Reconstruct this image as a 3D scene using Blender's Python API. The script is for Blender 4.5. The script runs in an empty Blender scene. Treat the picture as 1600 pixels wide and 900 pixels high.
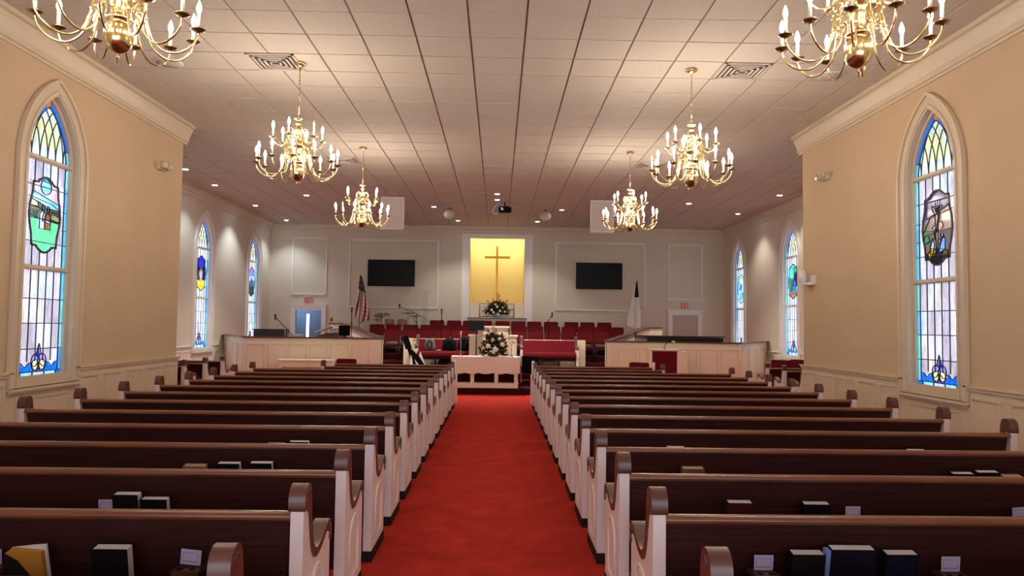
import bpy, bmesh, math, random
import numpy as np
from mathutils import Vector, Matrix
random.seed(7)
C = bpy.context.scene.collection
PI = math.pi
CEIL = 4.776

# ------------------------------------------------------------------ helpers
def lin(c):
    o = []
    for v in c:
        v = v / 255.0
        o.append(v / 12.92 if v <= 0.04045 else ((v + 0.055) / 1.055) ** 2.4)
    return tuple(o)

MATS = {}
def mat(name, col, rough=0.5, metal=0.0, vary=0.0, scale=8.0, bump=0.0, bscale=60.0, stretch=(1, 1, 1), coat=0.0, sheen=0.0, col2=None, spec=0.5, glow=None):
    if name in MATS: return MATS[name]
    m = bpy.data.materials.new(name); m.use_nodes = True
    nt = m.node_tree; b = nt.nodes['Principled BSDF']
    c = lin(col) + (1,)
    b.inputs['Base Color'].default_value = c
    b.inputs['Roughness'].default_value = rough
    b.inputs['Metallic'].default_value = metal
    b.inputs['Specular IOR Level'].default_value = spec
    if coat: b.inputs['Coat Weight'].default_value = coat; b.inputs['Coat Roughness'].default_value = 0.15
    if sheen: b.inputs['Sheen Weight'].default_value = sheen
    if glow:
        b.inputs['Emission Color'].default_value = lin(glow[0]) + (1,); b.inputs['Emission Strength'].default_value = glow[1]
    if vary or bump or col2:
        tc = nt.nodes.new('ShaderNodeTexCoord'); mp = nt.nodes.new('ShaderNodeMapping')
        mp.inputs['Scale'].default_value = stretch
        nt.links.new(tc.outputs['Object'], mp.inputs['Vector'])
    if vary or col2:
        n = nt.nodes.new('ShaderNodeTexNoise'); n.inputs['Scale'].default_value = scale; n.inputs['Detail'].default_value = 4
        nt.links.new(mp.outputs[0], n.inputs['Vector'])
        r = nt.nodes.new('ShaderNodeMix'); r.data_type = 'RGBA'
        a = tuple(x * (1 - vary) for x in c[:3]) + (1,)
        bb = (lin(col2) + (1,)) if col2 else tuple(min(1, x * (1 + vary)) for x in c[:3]) + (1,)
        r.inputs[6].default_value = a if not col2 else c; r.inputs[7].default_value = bb
        rr = nt.nodes.new('ShaderNodeMapRange'); rr.inputs[1].default_value = 0.3; rr.inputs[2].default_value = 0.7
        nt.links.new(n.outputs['Fac'], rr.inputs[0]); nt.links.new(rr.outputs[0], r.inputs[0])
        nt.links.new(r.outputs[2], b.inputs['Base Color'])
    if bump:
        n2 = nt.nodes.new('ShaderNodeTexNoise'); n2.inputs['Scale'].default_value = bscale; n2.inputs['Detail'].default_value = 3
        nt.links.new(mp.outputs[0], n2.inputs['Vector'])
        bp = nt.nodes.new('ShaderNodeBump'); bp.inputs['Strength'].default_value = bump; bp.inputs['Distance'].default_value = 0.01
        nt.links.new(n2.outputs['Fac'], bp.inputs['Height']); nt.links.new(bp.outputs[0], b.inputs['Normal'])
    MATS[name] = m
    return m

def emis(name, col, s):
    if name in MATS: return MATS[name]
    m = bpy.data.materials.new(name); m.use_nodes = True; nt = m.node_tree
    nt.nodes.remove(nt.nodes['Principled BSDF'])
    e = nt.nodes.new('ShaderNodeEmission'); e.inputs[0].default_value = lin(col) + (1,); e.inputs[1].default_value = s
    nt.links.new(e.outputs[0], nt.nodes['Material Output'].inputs[0])
    MATS[name] = m
    return m

class MB:
    """collects shapes, links them as one mesh object"""
    def __init__(s): s.v = []; s.f = []; s.sm = []; s.mi = []
    def add(s, vs, fs, smooth=False, mi=0):
        b = len(s.v); s.v += [tuple(p) for p in vs]
        for f in fs: s.f.append(tuple(b + i for i in f)); s.sm.append(smooth); s.mi.append(mi)
        return s
    def box(s, x0, x1, y0, y1, z0, z1, mi=0, M=None):
        vs = [(x, y, z) for x in (x0, x1) for y in (y0, y1) for z in (z0, z1)]
        if M: vs = [M @ Vector(p) for p in vs]
        return s.add(vs, [(0, 1, 3, 2), (4, 6, 7, 5), (0, 4, 5, 1), (2, 3, 7, 6), (0, 2, 6, 4), (1, 5, 7, 3)], False, mi)
    def cbox(s, x0, x1, y0, y1, z0, z1, c=0.01, mi=0, M=None):
        """box with chamfered vertical and top edges"""
        bm = bmesh.new(); bmesh.ops.create_cube(bm, size=1)
        for v in bm.verts: v.co = Vector(((x0 + x1) / 2 + v.co.x * (x1 - x0), (y0 + y1) / 2 + v.co.y * (y1 - y0), (z0 + z1) / 2 + v.co.z * (z1 - z0)))
        bmesh.ops.bevel(bm, geom=bm.edges[:], offset=c, segments=2, affect='EDGES')
        bm.verts.index_update()
        vs = [(M @ v.co) if M else v.co.copy() for v in bm.verts]
        s.add(vs, [[v.index for v in f.verts] for f in bm.faces], False, mi); bm.free(); return s
    def prism(s, poly, axis, a, b, mi=0, smooth=False, M=None):
        n = len(poly)
        def P(p, t):
            q = (t, p[0], p[1]) if axis == 'x' else ((p[0], t, p[1]) if axis == 'y' else (p[0], p[1], t))
            return M @ Vector(q) if M else q
        vs = [P(p, a) for p in poly] + [P(p, b) for p in poly]
        s.add(vs, [tuple(range(n))[::-1], tuple(range(n, 2 * n))], False, mi)
        if smooth: s.v += [tuple(v) for v in vs]
        base = len(s.v) - 2 * n
        for i in range(n):
            j = (i + 1) % n
            s.f.append((base + i, base + j, base + n + j, base + n + i)); s.sm.append(smooth); s.mi.append(mi)
        return s
    def lathe(s, prof, c=(0, 0, 0), seg=16, mi=0, smooth=True, M=None, caps=True):
        vs = []; fs = []; n = len(prof)
        for r, z in prof:
            for k in range(seg):
                a = 2 * PI * k / seg
                q = Vector((c[0] + r * math.cos(a), c[1] + r * math.sin(a), c[2] + z))
                vs.append(M @ q if M else q)
        for i in range(n - 1):
            for k in range(seg):
                j = (k + 1) % seg
                fs.append((i * seg + k, i * seg + j, (i + 1) * seg + j, (i + 1) * seg + k))
        if caps: fs += [tuple(range(seg))[::-1], tuple((n - 1) * seg + k for k in range(seg))]
        return s.add(vs, fs, smooth, mi)
    def tube(s, path, r, seg=8, mi=0, smooth=True, closed=False):
        P = [Vector(p) for p in path]; n = len(P); vs = []; fs = []
        up = Vector((0, 0, 1)); prev = None
        for i, p in enumerate(P):
            if closed: t = P[(i + 1) % n] - P[i - 1]
            else: t = P[min(i + 1, n - 1)] - P[max(i - 1, 0)]
            t.normalize()
            if prev is None:
                a = up if abs(t.z) < 0.9 else Vector((1, 0, 0)); nrm = t.cross(a).normalized()
            else:
                nrm = prev - t * prev.dot(t)
                nrm = nrm.normalized() if nrm.length > 1e-6 else t.cross(up).normalized()
            prev = nrm; bn = t.cross(nrm)
            rr = r[i] if isinstance(r, (list, tuple)) else r
            for k in range(seg):
                a = 2 * PI * k / seg
                vs.append(p + nrm * (rr * math.cos(a)) + bn * (rr * math.sin(a)))
        m = n if closed else n - 1
        for i in range(m):
            i2 = (i + 1) % n
            for k in range(seg):
                j = (k + 1) % seg
                fs.append((i * seg + k, i * seg + j, i2 * seg + j, i2 * seg + k))
        if not closed: fs += [tuple(range(seg))[::-1], tuple((n - 1) * seg + k for k in range(seg))]
        return s.add(vs, fs, smooth, mi)
    def ball(s, c, r, seg=12, mi=0, sc=(1, 1, 1), rings=8):
        prof = [(max(1e-4, math.sin(PI * i / rings)), -math.cos(PI * i / rings)) for i in range(rings + 1)]
        M = Matrix.Translation(c) @ Matrix.Diagonal((r * sc[0], r * sc[1], r * sc[2], 1))
        return s.lathe(prof, seg=seg, mi=mi, M=M)
    def build(s, name, m, parent=None, loc=None):
        me = bpy.data.meshes.new(name); me.from_pydata([tuple(v) for v in s.v], [], s.f)
        for mm in (m if isinstance(m, (list, tuple)) else [m]): me.materials.append(mm)
        me.polygons.foreach_set('use_smooth', s.sm); me.polygons.foreach_set('material_index', s.mi)
        me.update()
        o = bpy.data.objects.new(name, me); C.objects.link(o)
        if parent is not None: o.parent = parent
        if loc: o.location = loc
        return o

def tag(o, label=None, cat=None, group=None, kind=None):
    if label: o['label'] = label
    if cat: o['category'] = cat
    if group: o['group'] = group
    if kind: o['kind'] = kind
    return o
def thing(name, label, cat, loc=(0, 0, 0), rz=0, group=None, kind=None):
    o = bpy.data.objects.new(name, None); C.objects.link(o); o.empty_display_size = 0.1
    o.location = loc; o.rotation_euler = (0, 0, rz)
    return tag(o, label, cat, group, kind)
KIDS = {}
def dup(root, loc=None, rz=None, label=None, group=None):
    def rec(o, p):
        c = o.copy(); C.objects.link(c)
        if p is not None: c.parent = p
        for ch in [x for x in o.children]: rec(ch, c)
        return c
    r = rec(root, None)
    if loc is not None: r.location = loc
    if rz is not None: r.rotation_euler = (0, 0, rz)
    if label: r['label'] = label
    if group: r['group'] = group
    return r
def struct(o, label=None):
    o['kind'] = 'structure'
    if label: o['label'] = label
    return o

# ------------------------------------------------------------------ materials
M_nave = mat('cream_wall_paint', (198, 170, 136), 0.75, vary=0.03, scale=1.5, bump=0.05, bscale=150)
M_trans = mat('grey_beige_wall_paint', (214, 204, 182), 0.75, vary=0.03, scale=1.5, bump=0.05, bscale=150)
M_trim = mat('white_trim_paint', (232, 213, 182), 0.4)
M_ntrim = mat('cream_trim_paint', (208, 188, 160), 0.42)
M_grey = mat('pale_grey_trim_paint', (236, 230, 220), 0.42)
M_tile = mat('ceiling_tile', (207, 194, 178), 0.85, vary=0.04, scale=30, bump=0.35, bscale=140, stretch=(1, 1.6, 1))
M_grid = mat('ceiling_grid', (150, 126, 108), 0.5)
M_carpet = mat('red_carpet', (180, 48, 36), 0.95, vary=0.16, scale=5, bump=0.6, bscale=260, spec=0.1)
M_carpet2 = mat('shaded_red_carpet', (60, 13, 14), 0.95, vary=0.12, scale=6, bump=0.5, bscale=260, spec=0.1)  # same red carpet, with the shade around the choir put into its colour
M_wood = mat('dark_pew_wood', (74, 38, 30), 0.45, spec=0.3, col2=(52, 25, 20), scale=3.0, stretch=(0.6, 9, 22), coat=0.12)
M_rail = mat('brown_rail_wood', (130, 76, 48), 0.3, col2=(108, 60, 36), scale=4, stretch=(0.6, 9, 9), coat=0.3)
M_cap = mat('brown_cap_wood', (98, 60, 44), 0.38, col2=(80, 44, 32), scale=6, stretch=(1, 3, 3), coat=0.15)
M_pw = mat('white_pew_paint', (232, 214, 204), 0.45, vary=0.03, scale=12)
M_base = mat('dark_base_wood', (28, 15, 13), 0.6, spec=0.2)
M_brass = mat('polished_brass', (246, 224, 160), 0.2, metal=1.0)
M_dbrass = mat('brass_pan', (190, 165, 120), 0.28, metal=1.0)
M_candle = mat('candle_sleeve', (240, 232, 210), 0.5)
M_bulb = emis('lit_bulb', (255, 241, 224), 300)
M_bulboff = mat('clear_bulb', (230, 225, 215), 0.1)
M_lens = emis('downlight_lens', (205, 225, 255), 60)
M_white = mat('white_metal', (225, 222, 215), 0.4)
M_cap2 = mat('partition_cap_wood', (74, 38, 30), 0.35, coat=0.3)
M_red = mat('red_fabric', (98, 15, 22), 0.9, vary=0.1, scale=40, bump=0.3, bscale=300, spec=0.15)
M_chair = mat('burgundy_fabric', (98, 20, 26), 0.9, vary=0.1, scale=40, bump=0.3, bscale=300, spec=0.15)
M_frame = mat('dark_metal', (46, 38, 36), 0.35, metal=0.6)
M_black = mat('black_plastic', (10, 10, 11), 0.7, spec=0.06)
M_screen = mat('black_screen', (9, 10, 12), 0.35, spec=0.15)
M_chrome = mat('chrome', (200, 200, 200), 0.15, metal=1.0)
M_lead = mat('lead_came', (38, 34, 42), 0.5)
M_maroon = mat('maroon_glass_border', (60, 26, 40), 0.4)
M_paper = mat('white_paper', (226, 224, 226), 0.8)
M_pages = mat('book_pages', (236, 232, 224), 0.8)
M_card = mat('pew_card', (206, 196, 226), 0.8)

# ------------------------------------------------------------------ gothic outline
def gothic(hw, z0, zs, o=0.0, n=12, oz=None):
    """closed outline (u,v), equilateral arch of half width hw, spring zs, grown outwards by o"""
    R = 2 * hw + o; ob = o if oz is None else oz
    top = math.acos((hw) / R)
    L = [(-hw - o, z0 - ob)]
    for i in range(n + 1):
        a = top * i / n
        L.append((hw - R * math.cos(a), zs + R * math.sin(a)))
    Rr = [(-u, v) for u, v in L[::-1]]
    return L + Rr[1:]

def wall_sheet(name, axis, pos, thick, u0, u1, z0, z1, holes, m):
    """flat wall in the plane axis=pos (extruded towards pos+thick) with holes"""
    bm = bmesh.new(); es = []
    def ring(pts):
        vs = [bm.verts.new((u, v, 0)) for u, v in pts]
        for i in range(len(vs)): es.append(bm.edges.new((vs[i], vs[(i + 1) % len(vs)])))
    ring([(u0, z0), (u1, z0), (u1, z1), (u0, z1)])
    for h in holes: ring(h)
    bmesh.ops.triangle_fill(bm, use_beauty=True, edges=es)
    r = bmesh.ops.extrude_face_region(bm, geom=bm.faces[:])
    for g in r['geom']:
        if isinstance(g, bmesh.types.BMVert): g.co.z = 1.0
    for v in bm.verts:
        u, z, t = v.co
        p = pos + thick * t
        v.co = Vector((p, u, z)) if axis == 'x' else Vector((u, p, z))
    bmesh.ops.recalc_face_normals(bm, faces=bm.faces[:])
    me = bpy.data.meshes.new(name); bm.to_mesh(me); bm.free(); me.materials.append(m)
    o = bpy.data.objects.new(name, me); C.objects.link(o); o['kind'] = 'structure'
    return o

def ribbon(mb, outer, inner, axis, a, b, mi=0):
    """flat band between two outlines of the same length, open at the ends"""
    n = len(outer)
    def P(p, t): return (t, p[0], p[1]) if axis == 'x' else (p[0], t, p[1])
    vs = [P(p, a) for p in outer] + [P(p, a) for p in inner] + [P(p, b) for p in outer] + [P(p, b) for p in inner]
    fs = []
    for i in range(n):
        j = (i + 1) % n
        fs += [(i, j, n + j, n + i), (2 * n + i, 3 * n + i, 3 * n + j, 2 * n + j), (i, 2 * n + i, 2 * n + j, j), (n + i, n + j, 3 * n + j, 3 * n + i)]
    mb.add(vs, fs)

# ------------------------------------------------------------------ room shell
NL, NR = -5.2, 5.02
TL, TR = -7.45, 7.42
YB, YC, YR = 24.2, 12.1, -4.4
HW, ZS, ZB = 0.445, 3.35, 0.845
def hole(yc, e=0.035): return [(yc + u, v) for u, v in gothic(HW, ZB, ZS, e)]
nl_w, nr_w = [8.62, 4.3], [8.47, 4.2]
tl_w, tr_w = [18.78, 22.6, 14.96], [18.66, 22.7, 14.8]
struct(wall_sheet('wall_left', 'x', NL, -0.26, YR, YC, 0, CEIL + .1, [hole(y) for y in nl_w], M_nave), 'cream side wall left of the nave pews')
struct(wall_sheet('wall_right', 'x', NR, 0.26, YR, YC, 0, CEIL + .1, [hole(y) for y in nr_w], M_nave), 'cream side wall right of the nave pews')
struct(wall_sheet('wall_transept_left', 'x', TL, -0.26, YC - .3, YB + .2, 0, CEIL + .1, [hole(y) for y in tl_w], M_trans), 'grey beige wall of the left wing')
struct(wall_sheet('wall_transept_right', 'x', TR, 0.26, YC - .3, YB + .2, 0, CEIL + .1, [hole(y) for y in tr_w], M_trans), 'grey beige wall of the right wing')
struct(wall_sheet('wall_back', 'y', YB, 0.16, TL - .26, TR + .26, 0, CEIL + .1,
    [[(-6.6, 0.004), (-5.72, 0.004), (-5.72, 1.98), (-6.6, 1.98)], [(-0.95, 1.79), (0.83, 1.79), (0.83, 4.40), (-0.95, 4.40)]], M_trans), 'grey beige wall behind the choir')
struct(wall_sheet('wall_rear', 'y', YR, -0.2, NL - .26, NR + .26, 0, CEIL + .1, [[(-4.6, 0.004), (4.4, 0.004), (4.4, 3.4), (-4.6, 3.4)]], M_nave), 'unseen cream rear wall with a wide opening added for daylight')  # unseen wall; its wide opening is added to let daylight in from behind
for s, x0, x1 in (('left', TL - .2, NL - .26), ('right', NR + .26, TR + .2)):
    struct(MB().box(x0, x1, YC - .26, YC, 0, CEIL + .1).build('wall_return_' + s, M_trans), 'short wall where the wing opens off the nave, ' + s)
struct(MB().box(TL - .3, TR + .3, YR - .2, YB + 1.8, -0.12, 0).build('floor', M_carpet), 'red carpeted floor')
# ceiling: grid plane and tiles hanging just below it
ce = struct(MB().box(TL - .3, TR + .3, YR - .2, YB + .2, CEIL + 0.014, CEIL + .14).build('ceiling', M_grid), 'suspended tile ceiling')
tl = MB(); P_ = 0.6096; x0_, y0_ = -2.185, 7.54
g = 0.011
for i in range(-9, 17):
    for j in range(-20, 29):
        xa, xb = x0_ + P_ * i + g, x0_ + P_ * (i + 1) - g
        ya, yb = y0_ + P_ * j + g, y0_ + P_ * (j + 1) - g
        xa, xb = max(xa, TL), min(xb, TR); ya, yb = max(ya, YR), min(yb, YB)
        if xb - xa < .03 or yb - ya < .03: continue
        if yb < YC - .3 and (xb < NL or xa > NR): continue
        tl.box(xa, xb, ya, yb, CEIL, CEIL + .02)
tl.build('ceiling_panel', M_tile, ce)

def crown(n, axis, wall, sgn, a, b, m, h=0.31, d=0.15, lab=''):
    """crown moulding, profile from the wall outwards (sgn = direction into the room)"""
    pr = [(0, -h), (.02, -h), (.025, -h + .03), (.045, -h + .035), (.05, -h + .10), (d * .62, -.12), (d * .75, -.085), (d * .78, -.06), (d, -.05), (d, 0), (0, 0)]
    pts = [(wall + sgn * p, CEIL - .002 + q) for p, q in pr]
    mb = MB()
    if axis == 'x': mb.prism(pts, 'y', a, b)
    else: mb.prism(pts, 'x', a, b)
    return struct(mb.build('trim_%d' % n, m), lab)
crown(1, 'x', NL, 1, YR, YC + .1, M_ntrim, lab='cream crown moulding along the left nave wall')
crown(2, 'x', NR, -1, YR, YC + .1, M_ntrim, lab='cream crown moulding along the right nave wall')
crown(3, 'x', TL, 1, YC, YB, M_trans, 0.24, 0.14, 'crown moulding of the left wing')
crown(4, 'x', TR, -1, YC, YB, M_trans, 0.24, 0.14, 'crown moulding of the right wing')
crown(5, 'y', YB, -1, TL, TR, M_trans, 0.24, 0.14, 'crown moulding above the choir')
# crown profile on a y wall uses (y,z) points: rebuild the returns
crown(6, 'y', YC, 1, TL, NL - .1, M_trans, 0.24, 0.14, 'crown moulding on the left return')
crown(7, 'y', YC, 1, NR + .1, TR, M_trans, 0.24, 0.14, 'crown moulding on the right return')

# ------------------------------------------------------------------ wainscot
def wainscot(n, axis, wall, sgn, a, b, m, gaps, ztop=0.985, lab=''):
    mb = MB()
    def bx(u0, u1, d0, d1, z0, z1):
        if axis == 'x':
            p, q = sorted((wall + sgn * d0, wall + sgn * d1)); mb.box(p, q, u0, u1, z0, z1)
        else:
            p, q = sorted((wall + sgn * d0, wall + sgn * d1)); mb.box(u0, u1, p, q, z0, z1)
    bx(a, b, 0, .012, 0, ztop - .05)
    segs = []; u = a
    for g0, g1 in sorted(gaps): segs.append((u, g0)); u = g1
    segs.append((u, b))
    for s0, s1 in segs:
        bx(s0, s1, 0, .035, ztop - .05, ztop - .015); bx(s0, s1, 0, .055, ztop - .015, ztop)
    bx(a, b, 0, .03, 0, .14)
    cells = [(s0, s1) for s0, s1 in segs] + [tuple(g_) for g_ in gaps]
    for s0, s1 in cells:
        isgap = (s0, s1) in [tuple(g_) for g_ in gaps]
        zt = ztop - .115 if not isgap else 0.70
        k = 1 if isgap else max(1, round((s1 - s0) / 0.56)); w = (s1 - s0) / k
        for i in range(k):
            p0, p1 = s0 + w * i + .07, s0 + w * (i + 1) - .07
            if isgap: p0 += .05; p1 -= .05
            if p1 - p0 < .08: continue
            t = .022
            bx(p0, p1, .012, .028, zt - t, zt); bx(p0, p1, .012, .028, .22, .22 + t)
            bx(p0, p0 + t, .012, .028, .22 + t, zt - t); bx(p1 - t, p1, .012, .028, .22 + t, zt - t)
    return struct(mb.build('trim_%d' % n, m), lab)
CW = 0.62
wainscot(8, 'x', NL, 1, YR, YC + .06, M_ntrim, [(y - CW, y + CW) for y in nl_w], lab='panelled wainscot under the left nave windows')
wainscot(9, 'x', NR, -1, YR, YC + .06, M_ntrim, [(y - CW, y + CW) for y in nr_w], lab='panelled wainscot under the right nave windows')
wainscot(10, 'x', TL, 1, YC, YB, M_grey, [(y - CW, y + CW) for y in tl_w], 0.95, lab='panelled wainscot in the left wing')
wainscot(11, 'x', TR, -1, YC, YB, M_grey, [(y - CW, y + CW) for y in tr_w], 0.95, lab='panelled wainscot in the right wing')

# ------------------------------------------------------------------ stained glass
def inpoly(u, v, poly):
    ins = np.zeros(u.shape, bool); n = len(poly)
    for i in range(n):
        x1, y1 = poly[i]; x2, y2 = poly[(i + 1) % n]
        c = ((y1 > v) != (y2 > v)) & (u < (x2 - x1) * (v - y1) / ((y2 - y1) if y2 != y1 else 1e-9) + x1)
        ins ^= c
    return ins
CY = (96, 205, 240); AQ = (120, 222, 214); BL = (20, 110, 215); DB = (40, 60, 170); WH = (218, 220, 228); LV = (186, 176, 186); CRM = (222, 224, 166); YE = (236, 190, 50)
GR = (110, 220, 150); DG = (60, 76, 62); BR = (120, 84, 50); TAN = (150, 110, 80); BK = (24, 22, 28); PK = (205, 180, 190)
MED = [(-.2, .075), (-.13, .07), (-.085, .03), (-.04, .006), (0, 0), (.04, .006), (.085, .03), (.13, .07), (.2, .075), (.21, .2), (.24, .32), (.255, .43), (.24, .55), (.21, .66), (.2, .79),
       (.13, .80), (.085, .84), (.04, .864), (0, .87), (-.04, .864), (-.085, .84), (-.13, .80), (-.2, .79), (-.21, .66), (-.24, .55), (-.255, .43), (-.24, .32), (-.21, .2)]
MED = [(u * 1.16, v) for u, v in MED]
def E(cx, cy, rx, ry, n=14): return [(cx + rx * math.cos(2 * PI * k / n), cy + ry * math.sin(2 * PI * k / n)) for k in range(n)]
SC = {
 'field': [([(-.3, 0), (.3, 0), (.3, .38), (-.3, .38)], GR), ([(-.3, .38), (.3, .38), (.3, .9), (-.3, .9)], CY), ([(-.3, .70), (0, .64), (.3, .58), (.3, .8), (-.3, .84)], PK), ([(-.3, .62), (.1, .58), (.3, .52), (.3, .48), (-.3, .52)], (150, 215, 240)),
           (E(0, .76, .1, .09), CY), ([(-.3, .40), (-.05, .38), (0, .54), (-.12, .57), (-.3, .6)], DG), ([(-.3, .52), (-.12, .52), (-.14, .57), (-.3, .6)], (226, 210, 160)), ([(0, .38), (.3, .36), (.3, .52), (.05, .52)], (70, 60, 56)), ([(.1, .40), (.3, .38), (.28, .44), (.12, .47)], (140, 150, 110)),
           ([(-.1, .27), (0, .27), (.01, .46), (-.04, .5), (-.1, .44)], (214, 232, 240)), ([(.0, .27), (.1, .27), (.11, .42), (.06, .47), (0, .42)], (150, 96, 50)), (E(-.035, .51, .028, .04), (120, 96, 86)), (E(.055, .505, .028, .04), (146, 100, 80)), ([(-.04, .36), (.11, .34), (.11, .37), (-.04, .39)], PK)],
 'cross': [([(-.3, 0), (.3, 0), (.3, .9), (-.3, .9)], (108, 92, 84)), ([(-.3, .55), (.3, .62), (.3, .9), (-.3, .9)], (64, 58, 88)), ([(-.3, .36), (-.02, .38), (.04, .6), (-.12, .58)], (134, 112, 96)), ([(0, .38), (.3, .40), (.24, .68), (.06, .62)], (160, 136, 112)), (E(.06, .45, .06, .05), (190, 150, 130)),
           ([(-.3, .27), (-.04, .3), (-.06, .4), (-.3, .43)], (100, 106, 74)), ([(-.3, .24), (-.14, .28), (-.17, .35), (-.25, .35)], (60, 136, 90)), ([(-.3, 0), (.3, 0), (.3, .12), (0, .2), (-.3, .12)], BK), ([(-.02, .2), (.015, .2), (.03, .6), (-.04, .6)], (176, 152, 132)), ([(-.1, .68), (-.04, .58), (0, .6), (.06, .66), (.05, .69), (0, .62), (-.08, .7)], (176, 152, 132)),
           (E(0, .64, .025, .03), BK), ([(-.02, .69), (.02, .69), (.02, .75), (-.02, .75)], (200, 226, 240)), ([(-.1, .43), (.02, .41), (.02, .46), (-.06, .46)], (216, 220, 230)), ([(-.14, .13), (-.08, .15), (-.05, .24), (-.09, .32), (-.14, .22)], (170, 200, 186)), ([(-.19, .08), (-.07, .14), (-.07, .2), (-.12, .2), (-.19, .14)], YE),
           ([(.02, .14), (.15, .16), (.16, .28), (.12, .34), (.06, .24)], (110, 160, 220)), (E(.1, .33, .03, .03), PK), (E(.04, .27, .03, .03), (176, 130, 110)), ([(.08, .1), (.2, .1), (.2, .16), (.12, .17)], BR)],
 'night': [([(-.3, 0), (.3, 0), (.3, .9), (-.3, .9)], BK), ([(-.16, .58), (.16, .58), (.18, .8), (0, .9), (-.18, .8)], (30, 40, 190)), ([(-.3, 0), (.3, 0), (.3, .25), (0, .3), (-.3, .24)], YE), ([(-.14, .24), (.1, .24), (.12, .5), (.02, .56), (-.12, .46)], (150, 146, 158)), (E(.02, .54, .04, .05), (190, 180, 180)), ([(-.2, .3), (-.1, .26), (-.1, .36), (-.2, .38)], (170, 90, 40))],
 'purple': [([(-.3, 0), (.3, 0), (.3, .9), (-.3, .9)], (120, 110, 200)), ([(-.3, .45), (.3, .5), (.3, .62), (-.3, .6)], (150, 180, 220)), ([(-.3, 0), (.3, 0), (.3, .3), (-.3, .34)], (36, 52, 44)), ([(-.2, .28), (.2, .3), (.16, .46), (-.16, .44)], (50, 110, 90)), ([(-.05, .3), (.06, .3), (.05, .56), (-.04, .56)], (120, 70, 140))],
 'garden': [([(-.3, 0), (.3, 0), (.3, .9), (-.3, .9)], (80, 190, 180)), ([(.0, .3), (.3, .3), (.3, .7), (.05, .66)], (30, 24, 40)), ([(-.3, .2), (-.1, .2), (-.08, .5), (-.3, .55)], (70, 110, 70)), ([(-.08, .12), (.14, .12), (.16, .4), (0, .52)], (50, 100, 210)), ([(-.3, 0), (.3, 0), (.3, .14), (-.3, .2)], (150, 110, 90)), ([(.05, .62), (.25, .68), (.2, .8), (.02, .8)], (50, 150, 100))],
 'dove': [([(-.3, 0), (.3, 0), (.3, .9), (-.3, .9)], (150, 215, 240)), ([(-.2, .4), (0, .38), (.06, .56), (-.1, .6)], (70, 110, 190)), ([(-.1, .1), (.2, .16), (.1, .34), (-.1, .3)], (90, 160, 220)), ([(-.24, .6), (0, .62), (.2, .7), (0, .78)], (226, 240, 250))],
}
def glass_mat():
    m = bpy.data.materials.new('stained_glass'); m.use_nodes = True; nt = m.node_tree
    nt.nodes.remove(nt.nodes['Principled BSDF'])
    at = nt.nodes.new('ShaderNodeAttribute'); at.attribute_name = 'pane'
    tc = nt.nodes.new('ShaderNodeTexCoord'); mp = nt.nodes.new('ShaderNodeMapping'); mp.inputs['Scale'].default_value = (9, 9, 1.6)
    nz = nt.nodes.new('ShaderNodeTexNoise'); nz.inputs['Scale'].default_value = 2.5; nz.inputs['Detail'].default_value = 5; nz.inputs['Distortion'].default_value = 1.2
    mr = nt.nodes.new('ShaderNodeMapRange'); mr.inputs[1].default_value = .3; mr.inputs[2].default_value = .7; mr.inputs[3].default_value = .42; mr.inputs[4].default_value = .78
    mx = nt.nodes.new('ShaderNodeMix'); mx.data_type = 'RGBA'; mx.blend_type = 'MULTIPLY'; mx.inputs[0].default_value = 1
    tr = nt.nodes.new('ShaderNodeBsdfTranslucent'); gl = nt.nodes.new('ShaderNodeBsdfGlossy'); gl.inputs['Roughness'].default_value = .12; gl.inputs[0].default_value = (1, 1, 1, 1)
    ms = nt.nodes.new('ShaderNodeMixShader'); ms.inputs[0].default_value = .05
    L = nt.links.new
    L(tc.outputs['Object'], mp.inputs[0]); L(mp.outputs[0], nz.inputs['Vector']); L(nz.outputs['Fac'], mr.inputs[0])
    L(at.outputs['Color'], mx.inputs[6]); L(mr.outputs[0], mx.inputs[7]); L(mx.outputs[2], tr.inputs[0])
    L(tr.outputs[0], ms.inputs[1]); L(gl.outputs[0], ms.inputs[2]); L(ms.outputs[0], nt.nodes['Material Output'].inputs[0])
    return m
M_glass = glass_mat()
HT = ZS + 2 * HW * math.sin(PI / 3) - ZB      # glass height
def arch_in(u, v, off=0.0):
    """inside test of the glass outline shrunk by off; v from the glass bottom"""
    z = v - (ZS - ZB); R = 2 * HW - off
    ok = (np.abs(u) < HW - off) & (v > off * 0) & (z < 2)
    up = z > 0
    a = (u - HW) ** 2 + z ** 2 < R * R; b = (u + HW) ** 2 + z ** 2 < R * R
    return ok & (~up | (a & b))
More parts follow.
